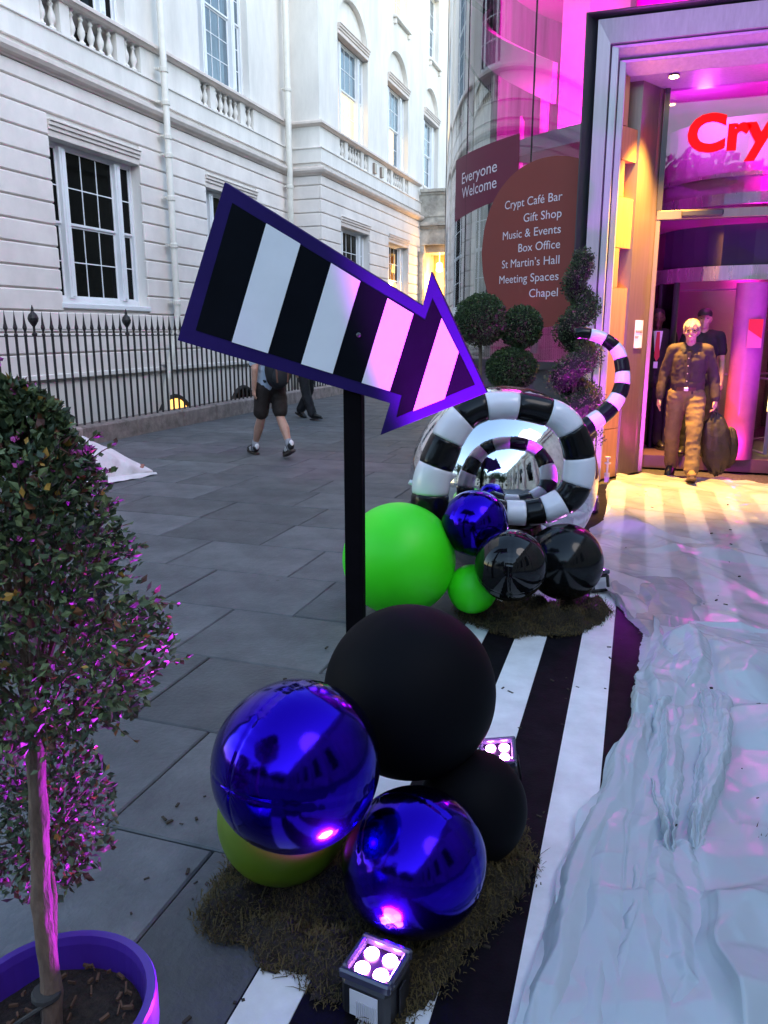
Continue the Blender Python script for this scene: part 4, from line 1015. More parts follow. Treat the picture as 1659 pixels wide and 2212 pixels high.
ridges(P, 240, 6); P[-1, :, 2] = .014
heavy = film('heavy_polythene', .14, (.58, .65, .70), .24)
front_sheet = sheet_obj(P, heavy, 'bunched white plastic sheet gathered in long folds, nearest the camera')
# the gathered folds that lie over one another
TONGUES = {
 'head': (.085, [(0.075, 4.176, 0.338, 4.264), (0.058, 3.981, 0.398, 4.095), (0.049, 3.771, 0.403, 3.889), (0.04, 3.58, 0.384, 3.695), (0.029, 3.404, 0.345, 3.51), (0.029, 3.247, 0.272, 3.328), (0.03, 3.102, 0.215, 3.164)]),
 'left': (.040, [(0.03, 3.197, 0.125, 3.229), (0.008, 2.961, 0.116, 2.998), (-0.054, 2.739, 0.116, 2.796), (-0.05, 2.562, 0.116, 2.618), (-0.097, 2.387, 0.106, 2.455), (-0.135, 2.259, 0.079, 2.331), (-0.144, 2.1, 0.048, 2.164), (-0.16, 1.871, 0.024, 1.932), (-0.171, 1.68, 0.016, 1.742), (-0.185, 1.507, 0.007, 1.571), (-.2, 1.2, 0, 1.25)]),
 'mid': (.075, [(0.125, 3.33, 0.261, 3.376), (0.113, 3.084, 0.246, 3.129), (0.11, 2.832, 0.23, 2.872), (0.114, 2.617, 0.213, 2.65), (0.131, 2.463, 0.196, 2.485), (0.147, 2.353, 0.178, 2.364), (0.152, 2.275, 0.173, 2.282)]),
 'right': (.060, [(0.315, 3.555, 0.404, 3.585), (0.309, 3.34, 0.445, 3.386), (0.299, 3.102, 0.427, 3.145), (0.276, 2.888, 0.386, 2.925), (0.249, 2.696, 0.349, 2.73), (0.229, 2.527, 0.303, 2.552), (0.219, 2.42, 0.276, 2.439), (0.225, 2.325, 0.248, 2.333)]),
 'front': (.040, [(0.091, 2.335, 0.223, 2.379), (0.062, 2.219, 0.249, 2.281), (0.037, 2.066, 0.262, 2.141), (0.024, 1.932, 0.269, 2.014), (0.017, 1.786, 0.271, 1.871), (0.014, 1.659, 0.273, 1.746), (0.01, 1.572, 0.275, 1.661), (0, 1.25, .28, 1.33)]),
 'rear': (.040, [(-0.17, 5.10, 0.278, 5.318), (-0.147, 4.889, 0.377, 5.064), (-0.089, 4.601, 0.42, 4.771), (-0.009, 4.354, 0.39, 4.487), (0.069, 4.174, 0.338, 4.264), (0.096, 4.03, 0.255, 4.083)])}
for sd, (key, (H_, rows)) in enumerate(TONGUES.items()):
    A = np.array(rows); n = len(A); nv, nu = 150, 64; t = np.linspace(0, n - 1, nv)
    sm = lambda c: np.convolve(np.pad(np.interp(t, np.arange(n), A[:, c]), 9, mode='edge'), np.ones(19) / 19, 'valid')
    xl, yl, xr, yr = (sm(c) for c in range(4)); u = np.linspace(0, 1, nu)[None, :]; v = np.linspace(0, 1, nv)[:, None]
    jl = np.array([.012 * noise.noise(Vector((k * .09, sd, 1))) + .006 * noise.noise(Vector((k * .3, sd, 4))) for k in range(nv)]); jr = np.array([.012 * noise.noise(Vector((k * .09, sd, 8))) + .006 * noise.noise(Vector((k * .3, sd, 9))) for k in range(nv)])
    X = (xl + jl)[:, None] * (1 - u) + (xr + jr)[:, None] * u; Y = yl[:, None] * (1 - u) + yr[:, None] * u
    end = np.minimum(1, np.minimum(v * 9 + (.45 if key in ('mid', 'front', 'left') else .1), (1 - v) * 6 + .05)) ** .7
    lean = u ** (.75 + .35 * math.sin(sd * 2.1)); prof = np.minimum(1, 2.2 * np.sin(math.pi * np.clip(lean, 0, 1))) ** .8
    fac = .72 * crumple(u * 1.0 + 0 * v, v * (yl[0] - yl[-1]), 51 + sd, .22, 2.3, 1.7, .9) + .25 * crumple(u * 1.0 + 0 * v, v * (yl[0] - yl[-1]), 61 + sd, -.3, 4.6, 3.4, .9) + .03 * crumple(X, Y, 71 + sd, .5, 18, 11, .9)
    fac = np.clip((fac - .3) * 2.2, 0, 1.2); Z = .024 + .010 * end * np.minimum(1, 12 * u * (1 - u)) + H_ * end * prof * fac
    Pt = np.stack([X + .02 * (crumple(X, Y, 81 + sd, .2, 9, 5) - .5), Y, blur(Z, 1)], -1)
    rs2 = Pt[::-1].copy(); ridges(rs2, 22, 90 + sd)
    if key == 'rear': rs2[..., 2] = np.maximum(.016, rs2[..., 2] - .004)
    ny_, nx_ = rs2.shape[:2]; idx = np.arange(ny_ * nx_).reshape(ny_, nx_); q4 = np.stack([idx[:-1, :-1], idx[:-1, 1:], idx[1:, 1:], idx[1:, :-1]], -1).reshape(-1, 4)
    me = bpy.data.meshes.new('fold'); og = _org(front_sheet); me.from_pydata((rs2.reshape(-1, 3) - np.array([og.x, og.y, og.z])).tolist(), [], q4.tolist()); me.materials.append(heavy if key != 'rear' else film('rear_fold_film', .20, (.44, .45, .50), .18))
    me.polygons.foreach_set('use_smooth', [True] * len(me.polygons)); me.update(); link(bpy.data.objects.new('fold', me), front_sheet)
# bits of bark and moss trodden about
bits = MB(); rb = random.Random(21)
for k in range(190):
    if k < 120: x_, y_ = rb.uniform(-.1, 1.2), rb.uniform(1.2, 8.5)
    else: x_, y_ = rb.uniform(-1.6, -.2), rb.uniform(1.1, 3.6)
    z = .05 if x_ > .1 and y_ < 4.4 else (.03 if x_ > -.1 else .008); s = rb.uniform(.0015, .005); a = rb.uniform(0, 3.14); l = s * rb.uniform(1, 3.5)
    c, sn = math.cos(a), math.sin(a); pts = [(x_ + c * u * l - sn * v * s, y_ + sn * u * l + c * v * s, z + w * s * .6) for w in (-1, 1) for v in (-1, 1) for u in (-1, 1)]
    bits.add(pts, [(0, 2, 3, 1), (4, 5, 7, 6), (0, 1, 5, 4), (2, 6, 7, 3), (0, 4, 6, 2), (1, 3, 7, 5)])
bo = bits.build('bark_crumbs', pm('bark_crumb', (.03, .022, .014), .9)); tag(bo, 'dark crumbs of bark and moss scattered over carpet and sheet', 'debris', kind='stuff')
# ------------------------------------------------------------------ plants
leaf_mats = [pm('leaf_green', (.070, .105, .045), .5, var=(60, .4)), pm('leaf_fresh', (.12, .17, .065), .5, var=(60, .3)), pm('leaf_dark', (.035, .058, .030), .5), pm('leaf_rust', (.20, .075, .030), .5), pm('leaf_gold', (.34, .19, .03), .5), pm('leaf_bronze', (.085, .030, .022), .5)]
bark_m = pm('pale_bark', (.15, .095, .07), .8, var=(24, .45), bump=(60, .6), stretch=(1, 1, .35)); soil_m = pm('bark_mulch', (.022, .013, .009), .95, var=(40, .7), bump=(60, 1)); pot_m = pm('purple_pot', (.060, .018, .30), .38, var=(5, .1)); stem_m = pm('stem_wood', (.10, .075, .05), .8, var=(20, .3))
blossom_m = pm('pink_blossom', (.55, .10, .42), .5, var=(40, .3))
chip_m = pm('wood_chip', (.10, .05, .028), .8, var=(30, .4))
def leaf(mb, p, d, up, L, W, mi):
    d = d.normalized(); s = d.cross(up); s = s.normalized() if s.length > 1e-4 else d.orthogonal().normalized(); n = s.cross(d)
    a = p; t = p + d * L; mid = p + d * L * .5 - n * L * .08
    mb.add([a, mid + s * W + n * W * .35, t - n * L * .10, mid - s * W + n * W * .35, mid], [(0, 1, 4), (1, 2, 4), (2, 3, 4), (3, 0, 4)], mi)
def rdir(rn):
    z = rn.uniform(-1, 1); a = rn.uniform(0, 6.2832); r = math.sqrt(1 - z * z); return Vector((r * math.cos(a), r * math.sin(a), z))
def foliage(mb, rn, n, point, L, W, weights, outward=.8):
    for _ in range(n):
        p, o = point(); d = (o * outward + rdir(rn) * .9 + Vector((0, 0, .15))).normalized(); l = L * rn.uniform(.6, 1.35)
        leaf(mb, p, d, rdir(rn), l, l * W * rn.uniform(.8, 1.2), rn.choices(range(len(weights)), weights)[0])
def pot(parent, c, r, h, label=None):
    q = MB(); q.lathe([(r * .68, 0), (r * .72, .01), (r * .93, h * .82), (r, h * .82), (r, h), (r * .985, h + .006), (r * .90, h + .006), (r * .875, h - .01), (r * .84, h * .72), (.001, h * .72)], c, 48, cap=False); q.build('pot', pot_m, parent, smooth=False)
    q = MB(); rn = random.Random(int(r * 1e4)); prof = [(r * .86, h * .83), (r * .5, h * .86), (.001, h * .87)]
    q.lathe(prof, c, 32, cap=False); q.v = [(x, y, z + .012 * noise.noise(Vector((x * 40, y * 40, 0)))) for x, y, z in q.v]; q.build('soil', soil_m, parent)
# --- foreground standard tree in its purple pot
tr = thing('potted_tree', 'leafy standard tree with bare trunk in a purple pot, nearest at the left', 'potted tree', (-.962, .946, 0))
pot(tr, (-.962, .946, 0), .186, .385)
rn = random.Random(5)
q = MB()
for k in range(70):
    a, rr = rn.uniform(0, 6.28), .15 * math.sqrt(rn.random()); x, y = -.962 + rr * math.cos(a), .946 + rr * math.sin(a); l, w = rn.uniform(.004, .013), rn.uniform(.0012, .003); b = rn.uniform(0, 3.1); t = rn.uniform(-.3, .3)
    d = Vector((math.cos(b) * math.cos(t), math.sin(b) * math.cos(t), math.sin(t))); s = Vector((-d.y, d.x, 0)).normalized(); n = d.cross(s); p = Vector((x, y, .338))
    pts = [p + d * l * u + s * w * v + n * .003 * e for e in (-1, 1) for v in (-1, 1) for u in (-1, 1)]
    q.add(pts, [(0, 2, 3, 1), (4, 5, 7, 6), (0, 1, 5, 4), (2, 6, 7, 3), (0, 4, 6, 2), (1, 3, 7, 5)])
wc = q.build('wood_chips', chip_m, tr); wc['kind'] = 'stuff'
q = MB(); pts = []
for i in range(22):
    u = i / 21; pts.append((-.972 + .012 * u + .004 * math.sin(u * 9), .945 + .03 * u + .003 * math.sin(u * 13), .31 + .68 * u))
rr = [   .0185 * (1 - .22 * i / 21) * (1 + (.13 if i in (3, 9, 14, 18) else 0) + .04 * math.sin(i * 2.3)) for i in range(22)]
q.tube(pts, rr, 14); q.tube([(-.995, .965, .31), (-1.0, .985, .42), (-1.04, 1.05, .52), (-1.12, 1.13, .60)], [.016, .015, .012, .008], 10)
trunk = q.build('trunk', bark_m, tr, smooth=True)
q = MB(); q.lathe([(.024, 0), (.027, .004), (.027, .012), (.024, .016)], (-.971, .945, .405), 12); q.tube([(-.955, .93, .41), (-.99, .90, .39), (-1.03, .88, .36), (-1.07, .90, .34)], .004, 6); q.build('tree_tie', shade_and_black, trunk)
CX, CYY = -.955, 1.015
prof = [(.90, .05), (.96, .15), (1.03, .215), (1.10, .20), (1.18, .17), (1.28, .135), (1.40, .095), (1.47, .06), (1.52, .015)]
pz = [p[0] for p in prof]; pr = [p[1] for p in prof]
def crown_pt():
    while True:
        z = rn.uniform(.92, 1.52); r0 = float(np.interp(z, pz, pr)); a = rn.uniform(0, 6.2832)
        lump = 1 + .28 * noise.noise(Vector((math.cos(a) * 2.2, math.sin(a) * 2.2, z * 7))); r_ = r0 * lump * (rn.random() ** .38)
        if noise.noise(Vector((math.cos(a) * r_ * 14, math.sin(a) * r_ * 14, z * 14))) < -.16: continue
        o = Vector((math.cos(a), math.sin(a), (z - 1.1) * 2)).normalized(); return Vector((CX + r_ * math.cos(a), CYY + r_ * math.sin(a), z)), o
q = MB(); foliage(q, rn, 10500, crown_pt, .0185, .31, (5, 3, 4, .35, .25, .9)); co = q.build('crown', leaf_mats, tr); co['kind'] = 'stuff'
q = MB()
for k in range(46):
    p, o = crown_pt(); b = Vector((-.958, .973, rn.uniform(.86, 1.15))); mid = b.lerp(p, .5) + Vector((0, 0, .02)); q.tube([b, mid, p], [.005, .0032, .0012], 5)
for p in ((-.80, 1.06, 1.09), (-.76, 1.02, 1.06), (-.83, 1.12, 1.02)): q.tube([(-.957, .972, .88), (-.90, 1.0, .95), p], [.006, .0045, .0015], 6)
bo = q.build('branches', bark_m, tr)
# loose sprigs standing out of the clipped outline
q = MB(); sg = MB()
for k in range(120):
    p, o = crown_pt(); c0 = Vector((CX, CYY, p.z)); p = c0 + (p - c0) * 1.0
    if (p - c0).length < .07: continue
    d = (o + rdir(rn) * .5 + Vector((0, 0, .25))).normalized(); L_ = rn.uniform(.03, .075); e = p + d * L_; q.tube([p - d * .02, p + d * L_ * .5 + Vector((0, 0, .003)), e], [.0013, .001, .0006], 4)
    for j in range(rn.randint(5, 9)):
        t = rn.uniform(.15, 1.0); leaf(sg, p + d * L_ * t, (d + rdir(rn) * .9).normalized(), rdir(rn), rn.uniform(.009, .017), .0048, rn.choices(range(6), (4, 4, 2, .6, .4, 1.4))[0])
sp_ = q.build('sprigs', bark_m, tr); sp_['kind'] = 'stuff'; so_ = sg.build('sprig_leaves', leaf_mats, tr); so_['kind'] = 'stuff'
def low_pt():
    while True:
        d = rdir(rn); r_ = rn.random() ** .4; p = Vector((d.x * .155 * r_, d.y * .14 * r_, d.z * .20 * r_))
        if noise.noise(p * 16) < -.25: continue
        return Vector((-1.15, 1.16, .62)) + p, d
q = MB(); foliage(q, rn, 2600, low_pt, .0185, .32, (5, 1.5, 5, .5, .3, 2)); lo_ = q.build('lower_foliage', leaf_mats, tr); lo_['kind'] = 'stuff'
q = MB()
for k in range(16): p, o = low_pt(); q.tube([(-1.12, 1.13, .55), Vector((-1.13, 1.14, .58)).lerp(p, .6), p], [.004, .003, .001], 5)
q.build('lower_twigs', bark_m, tr)
q = MB()
for k in range(70):
    p, o = crown_pt(); p = Vector((CX, CYY, p.z)) + (p - Vector((CX, CYY, p.z))) * 1.12
    for j in range(4): leaf(q, p + rdir(rn) * .004, (o + rdir(rn)).normalized(), rdir(rn), .010, .0042, 0)
for (x, y, z) in ((-.99, 1.0, 1.545), (-.955, 1.03, 1.50), (-.93, 1.02, 1.49), (-1.02, .99, 1.62), (-1.03, .98, 1.70), (-1.01, 1.0, 1.58), (-.87, 1.04, 1.41)):
    q.tube([(-.98, 1.01, 1.40), (x, y, z)], .0012, 4)
    for j in range(12): leaf(q, Vector((x, y, z)) + rdir(rn) * .012, rdir(rn), rdir(rn), .014, .005, 0)
bl = q.build('blossom', blossom_m, tr); bl['kind'] = 'stuff'
# --- clipped shrubs behind the mirror ball
clip = [pm('box_leaf', (.045, .090, .028), .5, var=(40, .4)), pm('box_leaf_light', (.075, .125, .032), .5), pm('box_leaf_dark', (.020, .042, .016), .55)]
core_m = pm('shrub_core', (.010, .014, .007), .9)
def ball_pt(rn, c, r):
    def f():
        d = rdir(rn); k = 1 + .07 * noise.noise(d * 3.1 + Vector(c)); k *= rn.uniform(.86, 1.03); return Vector((c[0] + d.x * r[0] * k, c[1] + d.y * r[1] * k, c[2] + d.z * r[2] * k)), d
    return f
def topiary(base, balls, label, seed, trunk_z):
    rn = random.Random(seed); o = thing('clipped_shrub', label, 'shrub', (base[0], base[1], 0)); pot(o, (base[0], base[1], 0), .20, .38)
    q = MB(); q.tube([(base[0], base[1], .3), (base[0] + .01, base[1], trunk_z * .6), (base[0], base[1], trunk_z)], [.022, .018, .016], 8); q.build('trunk', stem_m, o, smooth=True)
    for c, r in balls:
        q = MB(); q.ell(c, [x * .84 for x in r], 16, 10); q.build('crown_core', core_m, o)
        q = MB(); foliage(q, rn, int(9000 * (r[0] / .25) ** 2), ball_pt(rn, c, r), .020, .34, (5, 2, 4)); k = q.build('crown', clip, o); k['kind'] = 'stuff'
topiary((-1.565, 7.6), [((-1.565, 7.6, 1.705), (.245, .245, .235))], 'round clipped ball shrub on a thin stem behind the arrow tip', 1, 1.6)
topiary((-1.205, 7.75), [((-1.20, 7.75, 1.64), (.195, .195, .195)), ((-1.27, 7.70, 1.245), (.24, .22, .20))], 'two-tier clipped shrub between the stemmed ball and the spiral', 2, 1.6)
def spiral(base, label, seed):
    rn = random.Random(seed); o = thing('spiral_shrub', label, 'shrub', (base[0], base[1], 0)); pot(o, (base[0], base[1], 0), .21, .40)
    q = MB(); q.tube([(base[0], base[1], .3), (base[0], base[1], 2.2)], [.025, .012], 8); q.build('trunk', stem_m, o, smooth=True)
    N = 260; line = []
    for i in range(N):
        u = i / (N - 1); z = .62 + 1.66 * u; tr_ = (1 - u) ** .8; a = 2 * math.pi * (4.0 * u ** .95) + .5; rad = .025 + .125 * tr_; th = .095 + .085 * tr_
        if u > .9: rad *= .4
        line.append((Vector((base[0] + rad * math.cos(a), base[1] + rad * math.sin(a), z)), th))
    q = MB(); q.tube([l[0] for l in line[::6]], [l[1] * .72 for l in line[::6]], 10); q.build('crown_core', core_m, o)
    def pt():
        p, th = line[min(N - 1, int(rn.random() ** 1.15 * N))]; d = rdir(rn); k = th * rn.uniform(.75, 1.08) * (1 + .2 * noise.noise(p * 9 + d)); return p + Vector((d.x, d.y, d.z * .8)) * k, d
    q = MB(); foliage(q, rn, 15000, pt, .021, .33, (5, 2.2, 4)); k = q.build('crown', clip, o); k['kind'] = 'stuff'
spiral((-.66, 7.62), 'tall spiral-clipped shrub with pink lit edges beside the steel doorway', 4)

# ------------------------------------------------------------------ loose things on the paving
cv = thing('white_canvas', 'crumpled white canvas bundle lying on the paving by the railing', 'canvas', (-5.6, 7.1, 0))
canvas_m = pm('white_canvas', (.62, .61, .62), .8, var=(7, .12), bump=(18, .5))
nu, nv = 40, 24; vs = []
for i in range(nu + 1):
    u = i / nu; cx = -5.98 + .60 * u; cy = 7.12 + .50 * u; h = .46 * (1 - u) ** 1.0 * (.35 + .65 * min(1, u * 5 + .55)) + .03; wd = .44 * (1 - u) ** .7 + .035
    for j in range(nv + 1):
        v = j / nv; a = math.pi * v; k = 1 + .10 * noise.noise(Vector((u * 7, v * 5, 2))) + .05 * math.sin(v * 22 + u * 5)
        vs.append((cx + .75 * wd * math.cos(a) * k, cy - .65 * wd * math.cos(a) * k, .006 + h * math.sin(a) ** .8 * k))
MB().add(vs, [(i * (nv + 1) + j, (i + 1) * (nv + 1) + j, (i + 1) * (nv + 1) + j + 1, i * (nv + 1) + j + 1) for i in range(nu) for j in range(nv)]).build('cover', canvas_m, cv, smooth=True)
q = MB(); vs = []
for i in range(21):
    u = i / 20
    for j in range(9):
        v = j / 8; vs.append((-5.80 + .50 * u + .30 * v * (1 - u * .8), 6.80 + .72 * u - .25 * v * (1 - u), .012 + .05 * math.sin(v * 3.1) * (1 - .5 * u) + .012 * noise.noise(Vector((u * 6, v * 6, 0)))))
q.add(vs, [(i * 9 + j, (i + 1) * 9 + j, (i + 1) * 9 + j + 1, i * 9 + j + 1) for i in range(20) for j in range(8)]); q.build('flap', canvas_m, cv, smooth=True)
q = MB(); q.tube([(-5.47, 7.36, .03), (-5.42, 7.46, .07), (-5.43, 7.52, .10), (-5.50, 7.50, .09), (-5.53, 7.42, .05)], [.02, .028, .024, .022, .015], 8); q.build('strap', pm('rust_strap', (.30, .13, .10), .8), cv, smooth=True)
bd = thing('iron_bollard', 'short dark iron bollard half hidden behind the potted tree', 'bollard', (-2.50, 2.98, 0))
q = MB(); q.lathe([(.10, 0), (.10, .05), (.075, .08), (.062, .55), (.072, .57), (.072, .60), (.058, .62), (.07, .70), (.055, .76), (.02, .79), (.001, .795)], (-2.50, 2.98, 0), 20); q.build('post', pm('bollard_paint', (.012, .012, .02), .35), bd, smooth=False)
q = MB(); q.lathe([(.0725, 0), (.0735, .002), (.0735, .012), (.0725, .014)], (-2.50, 2.98, .578), 20); q.build('collar', pm('worn_gilt', (.25, .18, .10), .5), bd)
# ------------------------------------------------------------------ people
def remeshed(mb, name, mats, parent, voxel, smooth_it=6, disp=None):
    me = mb.data('tmp', mats[0] if isinstance(mats, (list, tuple)) else mats)
    o = bpy.data.objects.new('tmp', me); COL.objects.link(o)
    m_ = o.modifiers.new('r', 'REMESH'); m_.mode = 'VOXEL'; m_.voxel_size = voxel; m_.use_smooth_shade = True
    s = o.modifiers.new('s', 'SMOOTH'); s.iterations = smooth_it; s.factor = .5
    dg = bpy.context.evaluated_depsgraph_get(); dg.update(); out = bpy.data.meshes.new_from_object(o.evaluated_get(dg))
    bpy.data.objects.remove(o)
    out.materials.clear()
    for k in (mats if isinstance(mats, (list, tuple)) else [mats]): out.materials.append(k)
    if disp:
        no = [v.normal.copy() for v in out.vertices]
        for v, n in zip(out.vertices, no): v.co += n * disp(v.co)
    org = _org(parent)
    for v in out.vertices: v.co -= org
    out.polygons.foreach_set('use_smooth', [True] * len(out.polygons)); out.update(); out.name = name
    return link(bpy.data.objects.new(name, out), parent)
skin_m = pm('skin', (.50, .28, .20), .5, var=(30, .12)); skin_d = pm('dark_skin', (.10, .045, .03), .5)
class Fig:
    def __init__(s, loc, rz, name, label, k=1.0):
        s.M = Matrix.Translation(loc) @ Matrix.Rotation(rz, 4, 'Z') @ Matrix.Scale(k, 4)
        s.o = thing(name, label, 'person', loc)
    def w(s, p): return s.M @ Vector(p)
    def mb(s, chains=(), ells=()):
        q = MB()
        for ch in chains:
            P = [Vector(c[:3]) for c in ch]; r = [c[3] for c in ch]
            pts, rad = [], []
            for i in range(len(P) - 1):
                for t in range(6): u = t / 6; pts.append(P[i].lerp(P[i + 1], u)); rad.append(r[i] + (r[i + 1] - r[i]) * u)
            pts.append(P[-1]); rad.append(r[-1]); q.tube(pts, rad, 14)
            for i in range(len(P)): q.ell(P[i], r[i], 12, 8)
        for e in ells:
            rot = Matrix.Rotation(R(e[2]), 3, 'X') if len(e) > 2 else None
            q.ell(e[0], e[1], 18, 12, rot)
        q.v = [tuple(s.w(v)) for v in q.v]; return q
    def raw(s, q, name, mat, smooth=True, par=None):
        q.v = [tuple(s.w(v)) for v in q.v]; return q.build(name, mat, par or s.o, smooth)
def head(hx, hy, hz, look=0.0):
    """ellipsoids of a head whose centre is (hx, hy, hz), facing -y"""
    return [((hx, hy, hz + .02), (.074, .092, .095)), ((hx, hy - .022, hz - .045), (.056, .066, .070)), ((hx, hy - .055, hz - .085), (.032, .030, .026)),
            ((hx, hy - .094, hz - .012), (.0135, .020, .022)), ((hx, hy - .100, hz - .022), (.016, .013, .010)), ((hx - .076, hy + .008, hz - .005), (.012, .022, .032)), ((hx + .076, hy + .008, hz - .005), (.012, .022, .032)),
            ((hx, hy - .080, hz + .022), (.050, .014, .010)), ((hx, hy - .086, hz - .052), (.026, .012, .007)), ((hx - .040, hy - .066, hz - .022), (.022, .02, .018)), ((hx + .040, hy - .066, hz - .022), (.022, .02, .018))]
def hand(wx, wy, wz, sx, curl=.5, up=-1):
    """palm and five bent fingers hanging from the wrist; sx=+1 thumb to the left"""
    ch = [[(wx, wy, wz, .021), (wx, wy - .004, wz - .035, .026), (wx, wy - .006, wz - .075, .026)]]
    for i, L in enumerate((.066, .076, .071, .056)):
        fy = wy - .030 + .018 * i; x0 = wx
        ch.append([(x0, fy, wz - .075, .0095), (x0 - sx * .004, fy, wz - .075 - L * .5, .009), (x0 - sx * (.004 + .022 * curl * 2), fy, wz - .075 - L * (1 - .25 * curl), .0078)])
    ch.append([(wx - sx * .005, wy - .025, wz - .03, .012), (wx - sx * .014, wy - .048, wz - .055, .0105), (wx - sx * .016, wy - .052, wz - .085, .009)])
    return ch
def shoe(f, ax, ay, az, d, pitch, mat, sole, name='shoe'):
    """shoe whose ankle is at (ax, ay, az); d = heading in the figure's frame, pitch lifts the toe"""
    d = Vector((d[0], d[1], 0)).normalized(); Mx = Matrix.Translation((ax, ay, az)) @ Matrix.Rotation(math.atan2(d.x, -d.y), 4, 'Z') @ Matrix.Rotation(-pitch, 4, 'X')
    q = MB(); vs = []; fs = []; n = 14; sec = [(.075, .032, -.02, .055), (.05, .040, -.06, .07), (0, .042, -.065, .075), (-.05, .042, -.068, .045), (-.10, .046, -.07, .015), (-.15, .044, -.07, -.005), (-.185, .032, -.068, -.022), (-.20, .012, -.06, -.04)]
    for y, w, zb, zt in sec:
        for k in range(n):
            a = 2 * math.pi * k / n; x = w * math.cos(a); z = (zb + zt) / 2 - (zt - zb) / 2 * math.sin(a); x *= 1 if math.sin(a) > -.2 else (.75 if zt > .03 else .95)
            vs.append(Mx @ Vector((x, y, z)))
    for i in range(len(sec) - 1):
        for k in range(n): fs.append((i * n + k, i * n + (k + 1) % n, (i + 1) * n + (k + 1) % n, (i + 1) * n + k))
    fs += [tuple(range(n)), tuple((len(sec) - 1) * n + k for k in range(n))]
    q.add(vs, fs); so = f.raw(q, name, mat)
    q = MB(); out = [(.08, .03), (.04, .042), (-.05, .045), (-.12, .05), (-.17, .042), (-.207, .018), (-.207, -.018), (-.17, -.042), (-.12, -.05), (-.05, -.045), (.04, -.042), (.08, -.03)]
    q.prism(out, lambda y, x: Mx @ Vector((x, y, -.090)), lambda y, x: Mx @ Vector((x, y, -.064))); f.raw(q, 'sole', sole, False, so)
    return so, Mx
def cloth_noise(f, amp, sc=9, vertical=.5):
    Mi = f.M.inverted()
    def fn(co):
        p = Mi @ co; a = noise.noise(Vector((p.x * sc, p.y * sc, p.z * sc * vertical))); b = noise.noise(Vector((p.x * sc * 2.3 + 4, p.y * sc * 2.3, p.z * sc * 2.6)))
        return amp * (-abs(a) * 1.6 + .5) + amp * .5 * (-abs(b) * 1.4 + .4)
    return fn
shoe_blk = pm('black_leather', (.012, .011, .010), .4); sole_blk = pm('dark_sole', (.02, .018, .016), .7)

# --- the man walking out of the doorway
f = Fig((.40, 9.22, 0), R(-6), 'person', 'person in dark shirt and tan trousers walking out of the doorway with a bag', 1.0)
H = (.0, -.03, 1.60)
body_ch = [[(0, 0, .95, .08), (0, .0, 1.15, .085), (0, .01, 1.36, .085)], [(0, 0, 1.40, .06), (0, -.015, 1.50, .052), H + (.05,)],
           [(-.08, 0, .90, .065), (-.115, .03, .50, .055), (-.11, .19, .13, .038)], [(.08, 0, .90, .065), (.115, -.19, .52, .055), (.13, -.33, .14, .038)],
           [(-.17, 0, 1.40, .055), (-.245, .03, 1.13, .042), (-.275, -.02, .885, .028)], [(.17, 0, 1.40, .055), (.255, .03, 1.13, .042), (.295, -.03, .885, .028)]]
body_ch += hand(-.275, -.02, .885, -1, .35) + hand(.295, -.03, .885, 1, .9)
remeshed(f.mb(body_ch, head(*H)), 'body', skin_m, f.o, .0085, 3)
shirt_m = pm('brown_shirt', (.034, .021, .016), .8, var=(9, .25)); tan_m = pm('tan_trousers', (.15, .105, .045), .85, var=(7, .25))
sh = [[(-.06, .0, .97, .115), (-.05, .0, 1.15, .125), (-.045, .0, 1.30, .13), (-.04, .01, 1.40, .09)], [(.06, .0, .97, .115), (.05, .0, 1.15, .125), (.045, 0, 1.30, .13), (.04, .01, 1.40, .09)],
      [(-.06, .01, 1.43, .055), (-.17, .005, 1.40, .066), (-.235, .03, 1.20, .062), (-.25, .035, 1.12, .060), (-.268, 0, .98, .052), (-.276, -.015, .90, .045)],
      [(.06, .01, 1.43, .055), (.17, .005, 1.40, .066), (.24, .03, 1.20, .062), (.258, .035, 1.12, .060), (.282, 0, .98, .052), (.293, -.025, .90, .045)]]
shirt = remeshed(f.mb(sh, [((0, -.02, 1.05), (.16, .115, .10))]), 'shirt', shirt_m, f.o, .011, 4, cloth_noise(f, .011, 8, .6))
tr_ = [[(-.03, .0, .985, .125), (.03, 0, .985, .125)], [(-.085, 0, .92, .115), (-.105, .01, .70, .095), (-.118, .03, .50, .080), (-.116, .10, .30, .074), (-.112, .185, .14, .076)],
       [(.085, -.005, .92, .115), (.11, -.10, .71, .095), (.118, -.195, .52, .080), (.128, -.265, .30, .074), (.132, -.325, .14, .076)]]
remeshed(f.mb(tr_, [((0, .02, .93), (.165, .125, .10))]), 'trousers', tan_m, f.o, .011, 3, cloth_noise(f, .010, 8, 1.7))
q = MB(); q.lathe([(.0, 0)], n=4) if False else None
q = MB()
for z0, z1, k in ((.975, 1.012, 1.0),):
    n = 32; vs = [(.172 * math.cos(a) * k, .005 + .135 * math.sin(a) * k, z) for z in (z0, z1) for a in [2 * math.pi * i / n for i in range(n)]]; q.add(vs, [(i, (i + 1) % n, n + (i + 1) % n, n + i) for i in range(n)])
belt = f.raw(q, 'belt', pm('brown_belt', (.09, .03, .018), .4)); f.raw(MB().box(-.022, .022, -.142, -.132, .974, 1.012, .004), 'buckle', steel, False, belt)
for sx in (-1, 1): f.raw(MB().add([(sx * .005, -.095, 1.43), (sx * .075, -.045, 1.475), (sx * .10, -.075, 1.425), (sx * .055, -.112, 1.375), (sx * .005, -.095, 1.43), (sx * .04, -.10, 1.42)], [(0, 1, 2, 5), (0, 5, 3), (5, 2, 3)]), 'collar', pm('dark_collar', (.012, .011, .016), .8), False, shirt)
f.raw(MB().box(-.018, .018, -.137, -.128, 1.02, 1.39, .003), 'placket', shirt_m, False, shirt)
